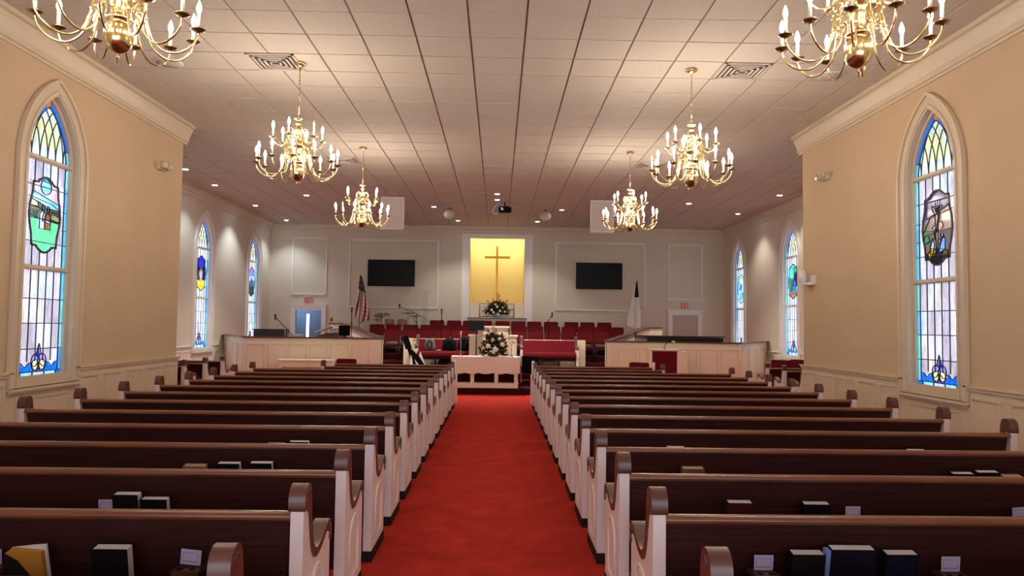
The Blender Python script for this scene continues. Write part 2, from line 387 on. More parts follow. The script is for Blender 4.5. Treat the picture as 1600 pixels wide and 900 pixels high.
def window(n, axis_x, sgn, yc, scene, cell, casing, label, side):
    """sgn: outward direction of the wall (+1/-1 along x)"""
    root = thing('window_%d' % n, label, 'window', (0, 0, 0), kind='structure')
    xg = axis_x + sgn * 0.075
    # glass raster
    us = np.arange(-HW, HW, cell); vs = np.arange(0, HT, cell)
    U, V = np.meshgrid(us + cell / 2, vs + cell / 2, indexing='ij')
    flip = 1 if side == 'L' else -1
    D = U * flip
    col = np.zeros(U.shape + (3,)); rs = np.random.RandomState(n)
    def put(msk, c): col[msk] = lin(c)
    colsu = [-.36, -.216, -.072, .072, .216, .36]
    vb = [0, .12, .38, .67, .95, 1.28, 1.6, 1.95, 2.3, 2.53, 3.3]
    ci = np.digitize(D, colsu); ri = np.digitize(V, vb)
    pal = [WH, LV, (208, 200, 206), (206, 212, 220), (192, 182, 184), (216, 210, 198)]
    pb = [CY, (140, 214, 236), (96, 190, 232), AQ, (160, 206, 226), (60, 160, 226)]
    for i in range(7):
        for j in range(len(vb) + 1):
            k = (ci == i) & (ri == j)
            put(k, (pb if i in (0, 6) else pal)[rs.randint(6)])
    put((V > .12) & (V < .20 + .025 * np.cos(D * 38)) & (np.abs(D) < .36), BL)
    put((V < .12) & (np.abs(D) > .33), BL)
    put((V < .12) & (np.abs(D) < .33), (150, 210, 222)); put((V < .12) & (np.abs(D) < .1), (190, 200, 214))
    for s in (-1, 1):
        put(inpoly(D, V, E(s * .06, .225, .08, .1)), (150, 150, 224)); put(inpoly(D, V, E(s * .064, .2, .058, .062)), (236, 234, 168))
    put(inpoly(D, V, [(-.045, .31), (0, .44), (.045, .31), (0, .26)]), DB)
    top = V > 2.56
    put(top & (np.abs(D) < .5), CRM)
    put(top & (V < 2.72) & (rs.rand() < 2), (222, 226, 226))
    put(top & (((D * 9).astype(int) + (V * 7).astype(int)) % 3 == 0), (208, 220, 196))
    bord = ~arch_in(U, V, .075)
    put(top & bord, BL); put(top & bord & (V < 2.74), CY)
    put(top & (V > HT - .11) & (np.abs(D) < .035), (206, 120, 60))
    mv = V - 1.485
    inm = inpoly(D, mv, MED)
    for poly, c in SC[scene]: put(inm & inpoly(D, mv, poly), c)
    keep = arch_in(U, V)
    nu, nv = U.shape
    gid = -np.ones((nu + 1, nv + 1), int)
    ii, jj = np.nonzero(keep)
    for a in (0, 1):
        for b in (0, 1): gid[ii + a, jj + b] = 0
    gi, gj = np.nonzero(gid == 0); gid[gi, gj] = np.arange(len(gi))
    me = bpy.data.meshes.new('stained_glass')
    co = [(xg, yc - HW + a * cell, ZB + b * cell) for a, b in zip(gi, gj)]
    fc = np.stack([gid[ii, jj], gid[ii + 1, jj], gid[ii + 1, jj + 1], gid[ii, jj + 1]], 1)
    me.from_pydata(co, [], fc.tolist()); me.materials.append(M_glass)
    at = me.color_attributes.new('pane', 'FLOAT_COLOR', 'CORNER')
    cc = np.ones((len(ii), 4, 4), np.float32); cc[:, :, :3] = col[ii, jj][:, None, :]
    at.data.foreach_set('color', cc.ravel())
    o = bpy.data.objects.new('stained_glass', me); C.objects.link(o); o.parent = root
    # leads
    ld = MB(); xi = xg - sgn * .012
    def line(pts, w=.0065, clip=True, mi=0):
        P = [(p[0] * flip, p[1]) for p in pts]
        for (a, b) in zip(P[:-1], P[1:]):
            m_ = ((a[0] + b[0]) / 2, (a[1] + b[1]) / 2)
            if clip and not bool(arch_in(np.array(m_[0]), np.array(m_[1]))): continue
            d = Vector((b[0] - a[0], b[1] - a[1])); 
            if d.length < 1e-6: continue
            nn = Vector((-d.y, d.x)).normalized() * (w / 2); e = d.normalized() * (w * .3)
            q = [(a[0] + nn.x - e.x, a[1] + nn.y - e.y), (b[0] + nn.x + e.x, b[1] + nn.y + e.y), (b[0] - nn.x + e.x, b[1] - nn.y + e.y), (a[0] - nn.x - e.x, a[1] - nn.y - e.y)]
            ld.prism([(yc + u, ZB + v) for u, v in q], 'x', xi - .006, xi + .006, mi)
    def seg(a, b, k=1): return [(a[0] + (b[0] - a[0]) * t / k, a[1] + (b[1] - a[1]) * t / k) for t in range(k + 1)]
    inm_s = lambda u, v: bool(inpoly(np.array(u * 1.0), np.array(v - 1.485), MED))
    for u in colsu:
        pts = seg((u, .12 if abs(u) > .3 else .24), (u, 2.53), 60)
        for a, b in zip(pts[:-1], pts[1:]):
            if not inm_s(u, (a[1] + b[1]) / 2): line([a, b])
    [line(seg((q, 0), (q, .12))) for q in (-.33, -.11, .11, .33)]
    for v in (.12, .38, .67, .95): line(seg((-.42, v), (.42, v)), .01)
    for v in (1.6, 1.78, 2.0, 2.24):
        line(seg((-.42, v), (.42, v)) if v in (1.6, 2.24) else seg((-.42, v), (-.34, v)), .008)
        if v not in (1.6, 2.24): line(seg((.34, v), (.42, v)))
    line([(u / 40, .20 + .025 * math.cos(u / 40 * 38)) for u in range(-14, 15)], .005)
    for s in (-1, 1): line([(p[0], p[1]) for p in E(s * .064, .2, .058, .062, 16) + E(s * .064, .2, .058, .062, 16)[:1]], .005); line([(s * .045, .31), (0, .44)], .005); line(E(s * .06, .225, .08, .1, 16), .005)
    # lattice of crossing arcs in the head
    R = 2 * HW
    v0 = 2.56
    for k in range(-6, 7):
        u0 = k * .15
        for s in (-1, 1):
            pts = []
            for t in range(0, 18):
                a = PI / 2.6 * t / 17
                u = u0 + s * R * (1 - math.cos(a)); v = v0 + R * math.sin(a)
                pts.append((u, v))
            for a, b in zip(pts[:-1], pts[1:]):
                m_ = ((a[0] + b[0]) / 2, (a[1] + b[1]) / 2)
                if bool(arch_in(np.array(m_[0]), np.array(m_[1]), .075)): line([a, b], .0055)
    ipts = [(u, v - ZB) for u, v in gothic(HW, ZB, ZS, -.075, 14) if v > ZS - .8]
    line([p for p in ipts], .008)
    line(seg((-.42, 2.74), (-.345, 2.74))); line(seg((.42, 2.74), (.345, 2.74)))
    line([(p[0], p[1] + 1.485) for p in MED + MED[:1]], .024, True, 1)
    for poly, c in SC[scene]:
        pts = [(p[0], p[1]) for p in poly + poly[:1]]
        for a, b in zip(pts[:-1], pts[1:]):
            for t in range(4):
                p = (a[0] + (b[0] - a[0]) * t / 4, a[1] + (b[1] - a[1]) * t / 4); q = (a[0] + (b[0] - a[0]) * (t + 1) / 4, a[1] + (b[1] - a[1]) * (t + 1) / 4)
                if inm_s((p[0] + q[0]) / 2, (p[1] + q[1]) / 2 + 1.485): line([(p[0], p[1] + 1.485), (q[0], q[1] + 1.485)], .006)
    ld.build('lead_cames', [M_lead, M_maroon], root)
    # sash and casing
    sa = MB(); a, b = xg - sgn * .035, xg + sgn * .03
    ribbon(sa, [(yc + u, v) for u, v in gothic(HW, ZB, ZS, .05)], [(yc + u, v) for u, v in gothic(HW, ZB, ZS, -.006)], 'x', a, b)
    for zz in (2.15, 3.40):
        p, q = sorted((a, b)); sa.box(p, q, yc - HW, yc + HW, zz - .03, zz + .022); sa.box(*sorted((a, a - sgn * .02)), yc - HW, yc + HW, zz - .02, zz - .005)
    sa.build('window_sash', casing, root)
    cs = MB()
    def off(o, oz=None): return [(yc + u, v) for u, v in gothic(HW, ZB, ZS, o, oz=oz)]
    xi0 = axis_x
    ribbon(cs, off(.21, .03), off(.035, .035), 'x', xi0 - sgn * .03, xi0 + sgn * .005)
    ribbon(cs, off(.215, .03), off(.175, .03), 'x', xi0 - sgn * .055, xi0 - sgn * .02)
    ribbon(cs, off(.09, .03), off(.06, .03), 'x', xi0 - sgn * .042, xi0 - sgn * .02)
    # reveal lining
    ribbon(cs, off(.04, .036), off(.034, .034), 'x', xi0 + sgn * .0, xi0 + sgn * .10)
    # sill
    p, q = sorted((xi0 - sgn * .085, xi0 + sgn * .0)); cs.box(p, q, yc - .66, yc + .66, ZB - .065, ZB - .035)
    p, q = sorted((xi0 - sgn * .05, xi0 + sgn * .0)); cs.box(p, q, yc - .63, yc + .63, ZB - .095, ZB - .065)
    p, q = sorted((xi0 - sgn * .0, xi0 + sgn * .07)); cs.box(p, q, yc - HW - .03, yc + HW + .03, ZB - .05, ZB - .03)
    cs.build('window_casing', casing, root)
    return root
window(1, NL, -1, nl_w[0], 'field', .008, M_ntrim, 'arched stained glass window showing two figures in a green field, in the left nave wall', 'L')
window(2, NR, 1, nr_w[0], 'cross', .008, M_ntrim, 'arched stained glass window with a dark cross scene, in the right nave wall', 'R')
window(3, TL, -1, tl_w[0], 'night', .014, M_grey, 'arched stained glass window with blue, black and yellow medallion, left wing', 'L')
window(4, TL, -1, tl_w[1], 'purple', .014, M_grey, 'arched stained glass window with purple medallion, farthest in the left wing', 'L')
window(5, TR, 1, tr_w[0], 'garden', .014, M_grey, 'arched stained glass window with green and blue medallion, right wing', 'R')
window(6, TR, 1, tr_w[1], 'dove', .014, M_grey, 'arched stained glass window with pale blue medallion, farthest in the right wing', 'R')
window(7, NL, -1, nl_w[1], 'garden', .04, M_ntrim, 'unseen stained glass window added for daylight, beside the rear left pews', 'L')  # both rear nave windows are out of view, added for their daylight
window(8, NR, 1, nr_w[1], 'field', .04, M_ntrim, 'unseen stained glass window added for daylight, beside the rear right pews', 'R')
window(9, TL, -1, tl_w[2], 'dove', .04, M_grey, 'unseen stained glass window added for daylight, near end of the left wing', 'L')  # hidden by the nave walls; this pair is added to light the wings
window(10, TR, 1, tr_w[2], 'night', .04, M_grey, 'unseen stained glass window added for daylight, near end of the right wing', 'R')

# ------------------------------------------------------------------ back wall: frames, doors, niche
def frame_y(mb, x0, x1, z0, z1, y, w=.05, d=.025):
    mb.box(x0, x1, y - d, y, z1 - w, z1); mb.box(x0, x1, y - d, y, z0, z0 + w)
    mb.box(x0, x0 + w, y - d, y, z0 + w, z1 - w); mb.box(x1 - w, x1, y - d, y, z0 + w, z1 - w)
    mb.box(x0 + .012, x1 - .012, y - d - .012, y - d, z1 - w + .014, z1 - .012); mb.box(x0 + .012, x1 - .012, y - d - .012, y - d, z0 + .012, z0 + w - .014)
    mb.box(x0 + .012, x0 + w - .014, y - d - .012, y - d, z0 + .012, z1 - .012); mb.box(x1 - w + .014, x1 - .012, y - d - .012, y - d, z0 + .012, z1 - .012)
    return mb
for n, (a, b, c, d, l) in enumerate([(-6.74, -5.6, 2.45, 4.33, 'narrow moulding frame above the left exit door'), (-4.9, -1.97, 2.05, 4.30, 'wide moulding frame around the left television'),
                               (1.85, 4.8, 2.05, 4.31, 'wide moulding frame around the right television'), (5.54, 6.7, 2.45, 4.30, 'narrow moulding frame above the right exit door')]):
    struct(frame_y(MB(), a, b, c, d, YB).build('trim_%d' % (12 + n), M_grey), l)
def door_case(n, x0, x1, zt, lab):
    mb = MB(); w = .15
    mb.box(x0 - w, x0, YB - .065, YB, 0, zt + w); mb.box(x1, x1 + w, YB - .065, YB, 0, zt + w); mb.box(x0, x1, YB - .065, YB, zt, zt + w)
    mb.box(x0 - w - .012, x1 + w + .012, YB - .085, YB, zt + w, zt + w + .035)
    for a in (x0 - w + .02, x1 + w - .05): mb.box(a, a + .03, YB - .08, YB - .065, 0, zt + w - .02)
    mb.box(x0 - w + .05, x1 + w - .05, YB - .08, YB - .065, zt + w - .05, zt + w - .02)
    return struct(mb.build('trim_%d' % n, M_grey), lab)
door_case(16, -6.58, -5.74, 1.96, 'white casing of the open left exit door')
door_case(17, 5.70, 6.54, 1.95, 'white casing of the closed right exit door')
def door_leaf(M, m):
    mb = MB()
    mb.box(0, .84, 0, .04, .01, 1.94, M=M)
    for (a, b, c, d) in ((.1, .38, 1.45, 1.82), (.46, .74, 1.45, 1.82), (.1, .38, .85, 1.35), (.46, .74, .85, 1.35), (.1, .38, .15, .72), (.46, .74, .15, .72)):
        for q in ((a, b, c, c + .02), (a, b, d - .02, d), (a, a + .02, c, d), (b - .02, b, c, d)): mb.box(q[0], q[1], -.008, 0, q[2], q[3], M=M)
    return mb
d1 = thing('door_1', 'closed cream panel door under the right exit sign', 'door', (5.70, YB - .041, 0), kind='structure')
door_leaf(None, None).build('door_panel', mat('cream_door', (190, 170, 152), .5), d1)
MB().ball((.77, -.05, .95), .03).tube([(.77, 0, .95), (.77, -.05, .95)], .01).build('door_handle', M_brass, d1)
d2 = thing('door_2', 'grey blue door standing open into a corridor under the left exit sign', 'door', (-5.75, YB + .18, 0), kind='structure')
door_leaf(Matrix.Rotation(math.radians(100), 4, 'Z'), None).build('door_panel', mat('blue_grey_door', (120, 140, 170), .5), d2)
MB().ball((-.2, .77, .95), .03).build('door_handle', M_brass, d2)
# corridor beyond the open door
cor = MB()
xa, xb, ya, yb = -7.4, -5.0, YB + .16, YB + 1.6
M_cor = mat('blue_grey_corridor_paint', (120, 132, 150), .7)
cor.box(xa, xb, ya, yb, 2.4, 2.5); cor.box(xa - .1, xa, ya, yb, 0, 2.4); cor.box(xb, xb + .1, ya, yb, 0, 2.4)
cor.box(xa, -6.66, yb, yb + .1, 0, 2.5); cor.box(-6.55, xb, yb, yb + .1, 0, 2.5); cor.box(-6.66, -6.55, yb, yb + .1, 1.85, 2.5)
struct(cor.build('wall_corridor', M_cor), 'corridor walls seen through the open left door')

L = bpy.data.lights.new('corridor_fill', 'POINT'); L.energy = 30; L.color = (.55, .75, 1); L.shadow_soft_size = .1  # added fill light to brighten the corridor, no visible fixture
o = bpy.data.objects.new('corridor_fill', L); C.objects.link(o); o.location = (-6.9, YB + .8, 2.2)
# niche (baptistery)
M_yel = mat('golden_niche_paint', (232, 212, 150), .7)
nc = MB(); nx0, nx1, nz0, nz1, nd = -0.95, 0.83, 1.79, 4.40, 1.25
nc.box(nx0 - .06, nx0, YB + .16, YB + nd, nz0 - .1, nz1 + .35); nc.box(nx1, nx1 + .06, YB + .16, YB + nd, nz0 - .1, nz1 + .35)
nc.box(nx0 - .06, nx1 + .06, YB + nd, YB + nd + .06, nz0 - .1, nz1 + .35); nc.box(nx0 - .06, nx1 + .06, YB + .16, YB + nd + .06, nz1 + .35, nz1 + .4)
struct(nc.build('wall_niche', M_yel), 'golden walls of the recess behind the cross')
nf = MB(); nf.box(nx0 - .06, nx1 + .06, YB + .16, YB + nd, nz0 - .1, nz0)
struct(nf.build('floor_niche', M_trim), 'floor of the golden recess')
pl = MB()
for a, b in ((-1.21, -1.0), (.91, 1.1)):
    pl.box(a, b, YB - .06, YB + .01, .4, 4.53); pl.box(a - .015, b + .015, YB - .075, YB, 4.36, 4.40); pl.box(a + .05, b - .05, YB - .07, YB - .06, 1.0, 4.3)
pl.box(-1.0, .91, YB - .035, YB, 4.40, 4.53)
pl.box(-1.0, -.95, YB - .02, YB + .16, 1.79, 4.4); pl.box(.83, .91, YB - .02, YB + .16, 1.79, 4.4)
struct(pl.build('trim_18', M_grey), 'pale pilasters either side of the golden recess')
bp = MB(); bp.box(-1.0, .91, YB - .05, YB, .4, 1.76)
for a in (-.92, -.32, .28): frame_y(bp, a, a + .55, 1.0, 1.68, YB - .05, .03, .015)
struct(bp.build('trim_19', M_trim), 'white panelling under the recess ledge')
struct(MB().box(-1.02, .93, YB - .14, YB + .18, 1.76, 1.79).build('trim_20', M_cap2), 'dark ledge in front of the golden recess')
# parapet of the baptistery: side blocks and open scroll grille
pp = MB(); pp.box(-.945, -.64, YB + .03, YB + .16, 1.79, 2.29); pp.box(.53, .825, YB + .03, YB + .16, 1.79, 2.29)
pp.box(-.64, .53, YB + .125, YB + .16, 1.79, 2.28)
struct(pp.build('trim_21', M_trim), 'white parapet across the golden recess')
gr = MB(); M_iron = mat('wrought_iron', (60, 50, 44), .5, metal=.4)
yg = YB + .07
for p in ([(-.62, yg, 1.80), (-.62, yg, 2.25), (.51, yg, 2.25), (.51, yg, 1.80)],): gr.tube(p, .009, 6)
for cx in (-.42, -.2, .1, .32):
    for s in (-1, 1):
        gr.tube([(cx + s * (.01 + .008 * t) * math.cos(t * .55), yg, 2.02 + s * (.02 + .009 * t) * math.sin(t * .55) + .05 * s) for t in range(13)], .006, 5)
gr.tube([(-.62, yg, 1.83), (.51, yg, 1.83)], .008, 6)
tag(gr.build('scroll_railing', M_iron), 'dark wrought iron scroll railing on the ledge under the cross', 'railing')
# cross
cr = MB(); yc_ = YB + .55
cr.cbox(-.105, -.035, yc_, yc_ + .05, 1.80, 4.20, .012); cr.cbox(-.49, .37, yc_ - .002, yc_ + .052, 3.78, 3.86, .012)
tag(cr.build('wall_cross', mat('gold_cross', (196, 140, 40), .3, metal=.7)), 'tall gold cross standing in the yellow lit recess', 'cross')

# televisions
def tv(x0, x1, z0, z1, lab):
    t = thing('television', lab, 'television', ((x0 + x1) / 2, YB, (z0 + z1) / 2))
    w, h = (x1 - x0) / 2, (z1 - z0) / 2
    MB().cbox(-w, w, -.13, -.08, -h, h, .008).build('tv_case', M_black, t)
    MB().box(-w + .015, w - .015, -.133, -.1305, -h + .022, h - .015).build('screen', M_screen, t)
    MB().box(-.25, .25, -.08, -.02, -.2, .2).box(-.3, .3, -.02, 0, -.25, .25).build('wall_mount', M_frame, t)
    return t
tv(-4.26, -2.74, 2.77, 3.63, 'black wall television left of the golden recess')
tv(2.52, 4.03, 2.77, 3.63, 'black wall television right of the golden recess')

# exit signs
def exit_sign(xc, zc, lab):
    s = thing('exit_sign', lab, 'sign', (xc, YB, zc))
    MB().cbox(-.14, .14, -.05, -.0, -.10, .10, .006).build('sign_plate', mat('sign_face', (206, 192, 176), .6), s)
    mb = MB(); H_ = .165; x = -.118
    def st(a, b, c, d): mb.box(x + a, x + b, -.056, -.05, c - H_ / 2, d - H_ / 2)
    st(0, .015, 0, H_); st(0, .050, 0, .018); st(0, .044, .074, .091); st(0, .050, H_ - .018, H_)
    x += .066
    for s0, s1 in ((0, 1), (1, 0)):
        e0, e1 = (.0, .017)
        mb.prism([(x + .038 * s0 + e0, -H_ / 2), (x + .038 * s0 + e1, -H_ / 2), (x + .038 * s1 + e1, H_ / 2), (x + .038 * s1 + e0, H_ / 2)], 'y', -.056, -.05)
    x += .074
    st(0, .015, 0, H_)
    x += .028
    st(.022, .037, 0, H_); st(0, .059, H_ - .018, H_)
    mb.build('sign_lettering', emis('exit_red', (196, 10, 20), 0.6), s)
exit_sign(-6.19, 2.29, 'red EXIT sign above the open left door')
exit_sign(6.12, 2.27, 'red EXIT sign above the closed right door')
sw = thing('light_switch', 'small wall switch plate beside the open left door', 'switch', (-5.42, YB, 1.66))
MB().box(-.04, .04, -.008, 0, -.065, .065).build('switch_plate', mat('beige_plate', (120, 108, 90), .5), sw); MB().box(-.01, .01, -.02, -.008, -.02, .02).build('toggle', M_black, sw)

# ------------------------------------------------------------------ chandeliers
def smooth_path(pts, k=5):
    P = [Vector(p) for p in pts]; out = []
    for i in range(len(P) - 1):
        p0, p1, p2, p3 = P[max(i - 1, 0)], P[i], P[i + 1], P[min(i + 2, len(P) - 1)]
        for t in range(k):
            t = t / k
            out.append(.5 * ((2 * p1) + (-p0 + p2) * t + (2 * p0 - 5 * p1 + 4 * p2 - p3) * t * t + (-p0 + 3 * p1 - 3 * p2 + p3) * t ** 3))
    out.append(P[-1]); return out
def chandelier(loc, label, rz, off):
    zb = 3.29                      # bottom tip height
    root = thing('chandelier', label, 'chandelier', (loc[0], loc[1], CEIL), rz, 'brass chandeliers with candle bulbs')
    Z = lambda z: z - CEIL
    col = [(.004, 3.235 + .0), (.004, 3.262), (.014, 3.27), (.014, 3.283), (.006, 3.29), (.02, 3.30), (.045, 3.31), (.072, 3.335), (.088, 3.37), (.092, 3.41), (.083, 3.455), (.06, 3.49), (.045, 3.505), (.075, 3.515), (.08, 3.53), (.05, 3.545),
           (.035, 3.58), (.05, 3.62), (.062, 3.66), (.05, 3.70), (.07, 3.715), (.085, 3.735), (.085, 3.77), (.05, 3.785), (.032, 3.80), (.045, 3.83), (.05, 3.86), (.03, 3.89), (.06, 3.905), (.065, 3.94), (.035, 3.955), (.022, 3.975), (.034, 4.0), (.034, 4.02), (.016, 4.035), (.018, 4.05), (.05, 4.065), (.056, 4.075), (.02, 4.078), (.008, 4.10)]
    MB().lathe([(r, Z(z)) for r, z in col], seg=20).build('stem_column', M_brass, root)
    # vertical ribs of the ball sit in the column mesh of the tip ring
    MB().lathe([(.012, 0), (.07, -.012), (.075, -.022), (.03, -.05), (.012, -.065)], seg=18).build('ceiling_canopy', M_brass, root)
    ch = MB(); z = -.075; k = 0
    while z > Z(4.10):
        a = (PI / 2) * (k % 2); hw_, hh = .011, .021
        pts = [(math.cos(a) * hw_ * math.cos(t * PI / 4), math.sin(a) * hw_ * math.cos(t * PI / 4), z - hh + hh * 1.15 * math.sin(t * PI / 4)) for t in range(8)]
        ch.tube(pts, .0032, 4, closed=True); z -= .036; k += 1
    ch.tube([(.004, 0, -.06), (.007, .004, -.3), (.003, 0, Z(4.09))], .003, 5)
    ch.build('hanging_chain', M_brass, root)
    low = [(.06, 3.75), (.10, 3.775), (.135, 3.745), (.148, 3.66), (.165, 3.53), (.205, 3.41), (.28, 3.345), (.365, 3.345), (.435, 3.39), (.475, 3.45), (.482, 3.50)]
    upp = [(.05, 3.925), (.08, 3.955), (.105, 3.93), (.115, 3.86), (.135, 3.775), (.18, 3.72), (.235, 3.72), (.28, 3.755), (.295, 3.80)]
    def arm(prof, n, ph, tag_off):
        zt = prof[-1][1]; R_ = prof[-1][0]
        first = None
        for k in range(n):
            a = 2 * PI * k / n + ph
            if first is None:
                am = MB().tube(smooth_path([(r, 0, Z(z)) for r, z in prof], 4), .0075, 6)
                j = prof[4]; am.ball((j[0] - .005, 0, Z(j[1]) + .02), .014, 8, rings=5); j = prof[3]; am.ball((j[0], 0, Z(j[1]) + .02), .012, 8, rings=5)
                am.tube(smooth_path([(prof[3][0], 0, Z(prof[3][1])), (prof[3][0] - .045, 0, Z(prof[3][1]) - .02), (prof[4][0] - .05, 0, Z(prof[4][1]) + .03), (prof[4][0] - .02, 0, Z(prof[4][1]) + .05)], 4), .005, 5)
                ao = am.build('arm', M_brass, root)
                MB().lathe([(.008, Z(zt) - .012), (.012, Z(zt)), (.03, Z(zt) + .002), (.046, Z(zt) + .012), (.048, Z(zt) + .015), (.028, Z(zt) + .008), (.014, Z(zt) + .012), (.016, Z(zt) + .03), (.012, Z(zt) + .036)], (R_, 0, 0), 14).build('drip_pan', M_dbrass, ao)
                MB().lathe([(.0115, Z(zt) + .03), (.0115, Z(zt) + .125), (.006, Z(zt) + .128)], (R_, 0, 0), 10).build('candle_sleeve', M_candle, ao)
                bu = MB().lathe([(.006, Z(zt) + .126), (.013, Z(zt) + .14), (.0165, Z(zt) + .157), (.0135, Z(zt) + .177), (.006, Z(zt) + .198), (.001, Z(zt) + .212)], (R_, 0, 0), 8).build('bulb', M_bulb, ao)
                ao.rotation_euler = (0, 0, a); first = ao; lit = bu.data
                offm = lit.copy(); offm.materials.clear(); offm.materials.append(M_bulboff)
            else:
                ao = first.copy(); C.objects.link(ao); ao.parent = root; ao.rotation_euler = (0, 0, a)
                for c_ in first.children:
                    d_ = c_.copy(); C.objects.link(d_); d_.parent = ao
                    if c_.name.startswith('bulb'): d_.data = offm if k in tag_off else lit
        return
    arm(low, 12, PI / 12 * .6, off[0]); arm(upp, 6, PI / 6 * .8, off[1])
    return root
chandelier((-2.50, 4.78), 'large brass chandelier nearest on the left, cut by the top edge', .1, ((3,), (2,)))
chandelier((2.36, 4.78), 'large brass chandelier nearest on the right, cut by the top edge', .35, ((), (3,)))
chandelier((-2.50, 9.07), 'brass chandelier second from the front on the left, above the middle pews', .0, ((), (5,)))
chandelier((2.36, 9.03), 'brass chandelier second from the front on the right, above the middle pews', .2, ((5,), ()))
chandelier((-2.51, 13.44), 'brass chandelier farthest on the left, before the pale hanging panel', .3, ((7,), (4,)))
chandelier((2.38, 13.43), 'brass chandelier farthest on the right, before the pale hanging panel', .15, ((), (1,)))

# ------------------------------------------------------------------ ceiling fittings
def vent(x, y, lab):
    v = thing('ceiling_vent', lab, 'vent', (x, y, CEIL), 0, 'square air vents')
    w = .29
    MB().box(-w, w, -w, -w + .03, -.012, -.001).box(-w, w, w - .03, w, -.012, -.001).box(-w, -w + .03, -w, w, -.012, -.001).box(w - .03, w, -w, w, -.012, -.001).build('vent_frame', M_tile, v)
    MB().box(-w + .03, w - .03, -w + .03, w - .03, -.003, -.001).build('vent_backing', mat('vent_dark', (60, 54, 50), .8), v)
    mb = MB()
    for i in range(4):
        r = .235 - i * .055; t = .022
        for (a, b, c, d) in ((-r, r, -r, -r + t), (-r, r, r - t, r), (-r, -r + t, -r, r), (r - t, r, -r, r)): mb.box(a, b, c, d, -.018 - .002 * i, -.006)
    mb.build('vent_louver', M_tile, v)
x0v = x0_ + P_ * -1 - P_ / 2
vent(-2.795, 8.91 + .15, 'square air vent beside the second left chandelier canopy'); vent(2.997, 9.06, 'square air vent beside the second right chandelier canopy')
vent(-3.10, 14.55, 'square air vent behind the farthest left chandelier'); vent(2.997, 14.55, 'square air vent behind the farthest right chandelier')
def roundel(x, y, lab):
    v = thing('ceiling_speaker', lab, 'speaker', (x, y, CEIL), 0, 'round ceiling speakers')
    MB().lathe([(.17, 0), (.17, -.012), (.155, -.016)], seg=24).build('rim', M_white, v)
    MB().lathe([(.152, -.0165), (.05, -.022), (.001, -.022)], seg=24).build('grille', mat('speaker_grille', (190, 184, 174), .6), v)
roundel(-4.15, 9.15, 'round white ceiling speaker between left chandelier and wall'); roundel(4.15, 9.15, 'round white ceiling speaker between right chandelier and wall')
def downlight(x, y, lab, power, lit=True, aim=None, col=(.75, .86, 1)):
    d = thing('downlight', lab, 'light', (x, y, CEIL), 0, 'recessed downlights')
    MB().lathe([(.085, -.001), (.085, -.006), (.065, -.009), (.062, -.002)], seg=20, caps=False).build('trim_ring', M_white, d)
    MB().lathe([(.063, -.003), (.001, -.0031)], seg=20, caps=False).build('lens', M_lens if lit else mat('unlit_lens', (70, 66, 64), .4), d)
    if lit and power:
        L = bpy.data.lights.new('downlight_lamp', 'SPOT'); L.energy = power * (4.0 if abs(x) > 6 else 7.0); L.spot_size = math.radians(105); L.spot_blend = .7; L.shadow_soft_size = .05; L.color = col
        o = bpy.data.objects.new('downlight_lamp', L); C.objects.link(o); o.parent = d; o.location = (0, 0, -.03); L.color = col if x < -6 else (1, .93, .86)
        if aim: o.rotation_euler = aim
for x, y, l, p, lit in [(-6.75, 17.5, 'lit downlight near the left wing wall, before the first window', 25, 1), (-6.77, 20.5, 'lit downlight washing the wall between the left wing windows', 42, 1), (-4.9, 18.7, 'lit downlight over the left instrument pit', 60, 1),
    (-6.75, 23.4, 'faint downlight in the left rear corner', 30, 1), (-6.69, 15.7, 'lit downlight at the near end of the left wing', 22, 1), (-1.81, 20.2, 'lit downlight left of the left hanging speaker', 50, 1),
    (-1.29, 22.9, 'small lit downlight before the recess on the left', 22, 1), (-.07, 18.05, 'brightest downlight, in front of the projector', 110, 1), (-.07, 18.9, 'lit downlight just behind the brightest one', 60, 1), (-.06, 22.7, 'unlit downlight directly before the golden recess', 0, 0),
    (4.9, 19.0, 'lit downlight over the right instrument pit', 60, 1), (6.7, 20.6, 'lit downlight washing the wall between the right wing windows', 28, 1), (6.74, 17.6, 'lit downlight near the right wing wall, before the first window', 25, 1),
    (1.72, 20.4, 'lit downlight right of the right hanging speaker', 50, 1), (1.17, 22.8, 'small lit downlight before the recess on the right', 22, 1), (6.63, 15.8, 'lit downlight at the near end of the right wing', 22, 1),
    (-6.1, 22.9, 'unlit dark downlight in the left rear corner', 0, 0), (-4.9, 20.65, 'unlit dark downlight over the left pit', 0, 0), (-6.16, 14.5, 'unlit dark downlight at the left wing opening', 0, 0), (6.19, 18.9, 'unlit dark downlight over the right wing', 0, 0), (4.75, 20.7, 'unlit dark downlight over the right pit', 0, 0)]:
    downlight(x, y, l, p, bool(lit))
def dome(x, y, lab):
    s = thing('hanging_speaker', lab, 'speaker', (x, y, CEIL), 0)
    Mx = Matrix.Translation((0, 0, -.17)) @ Matrix.Rotation(math.radians(62), 4, 'X')
    MB().lathe([(.05, .1), (.12, .07), (.165, .02), (.17, 0), (.16, -.012), (.1, -.02), (.001, -.022)], seg=24, M=Mx).build('speaker_body', mat('cream_speaker', (196, 182, 158), .5), s)
    MB().tube([(0, 0, 0), (0, .03, -.1)], .01).box(-.04, .04, -.04, .04, -.012, 0).build('bracket', M_frame, s)
dome(-1.38, 20.4, 'round cream speaker tilted down from the ceiling, left of the projector'); dome(1.26, 20.47, 'round cream speaker tilted down from the ceiling, right of the projector')
pj = thing('ceiling_projector', 'black projector with cables under the ceiling before the cross', 'projector', (.13, 19.3, CEIL))
MB().cbox(-.17, .17, -.15, .15, -.26, -.14, .015).build('projector_body', M_black, pj)
MB().tube([(0, 0, 0), (0, 0, -.15)], .02).box(-.1, .1, -.08, .08, -.14, -.11).build('mount_pole', M_frame, pj)
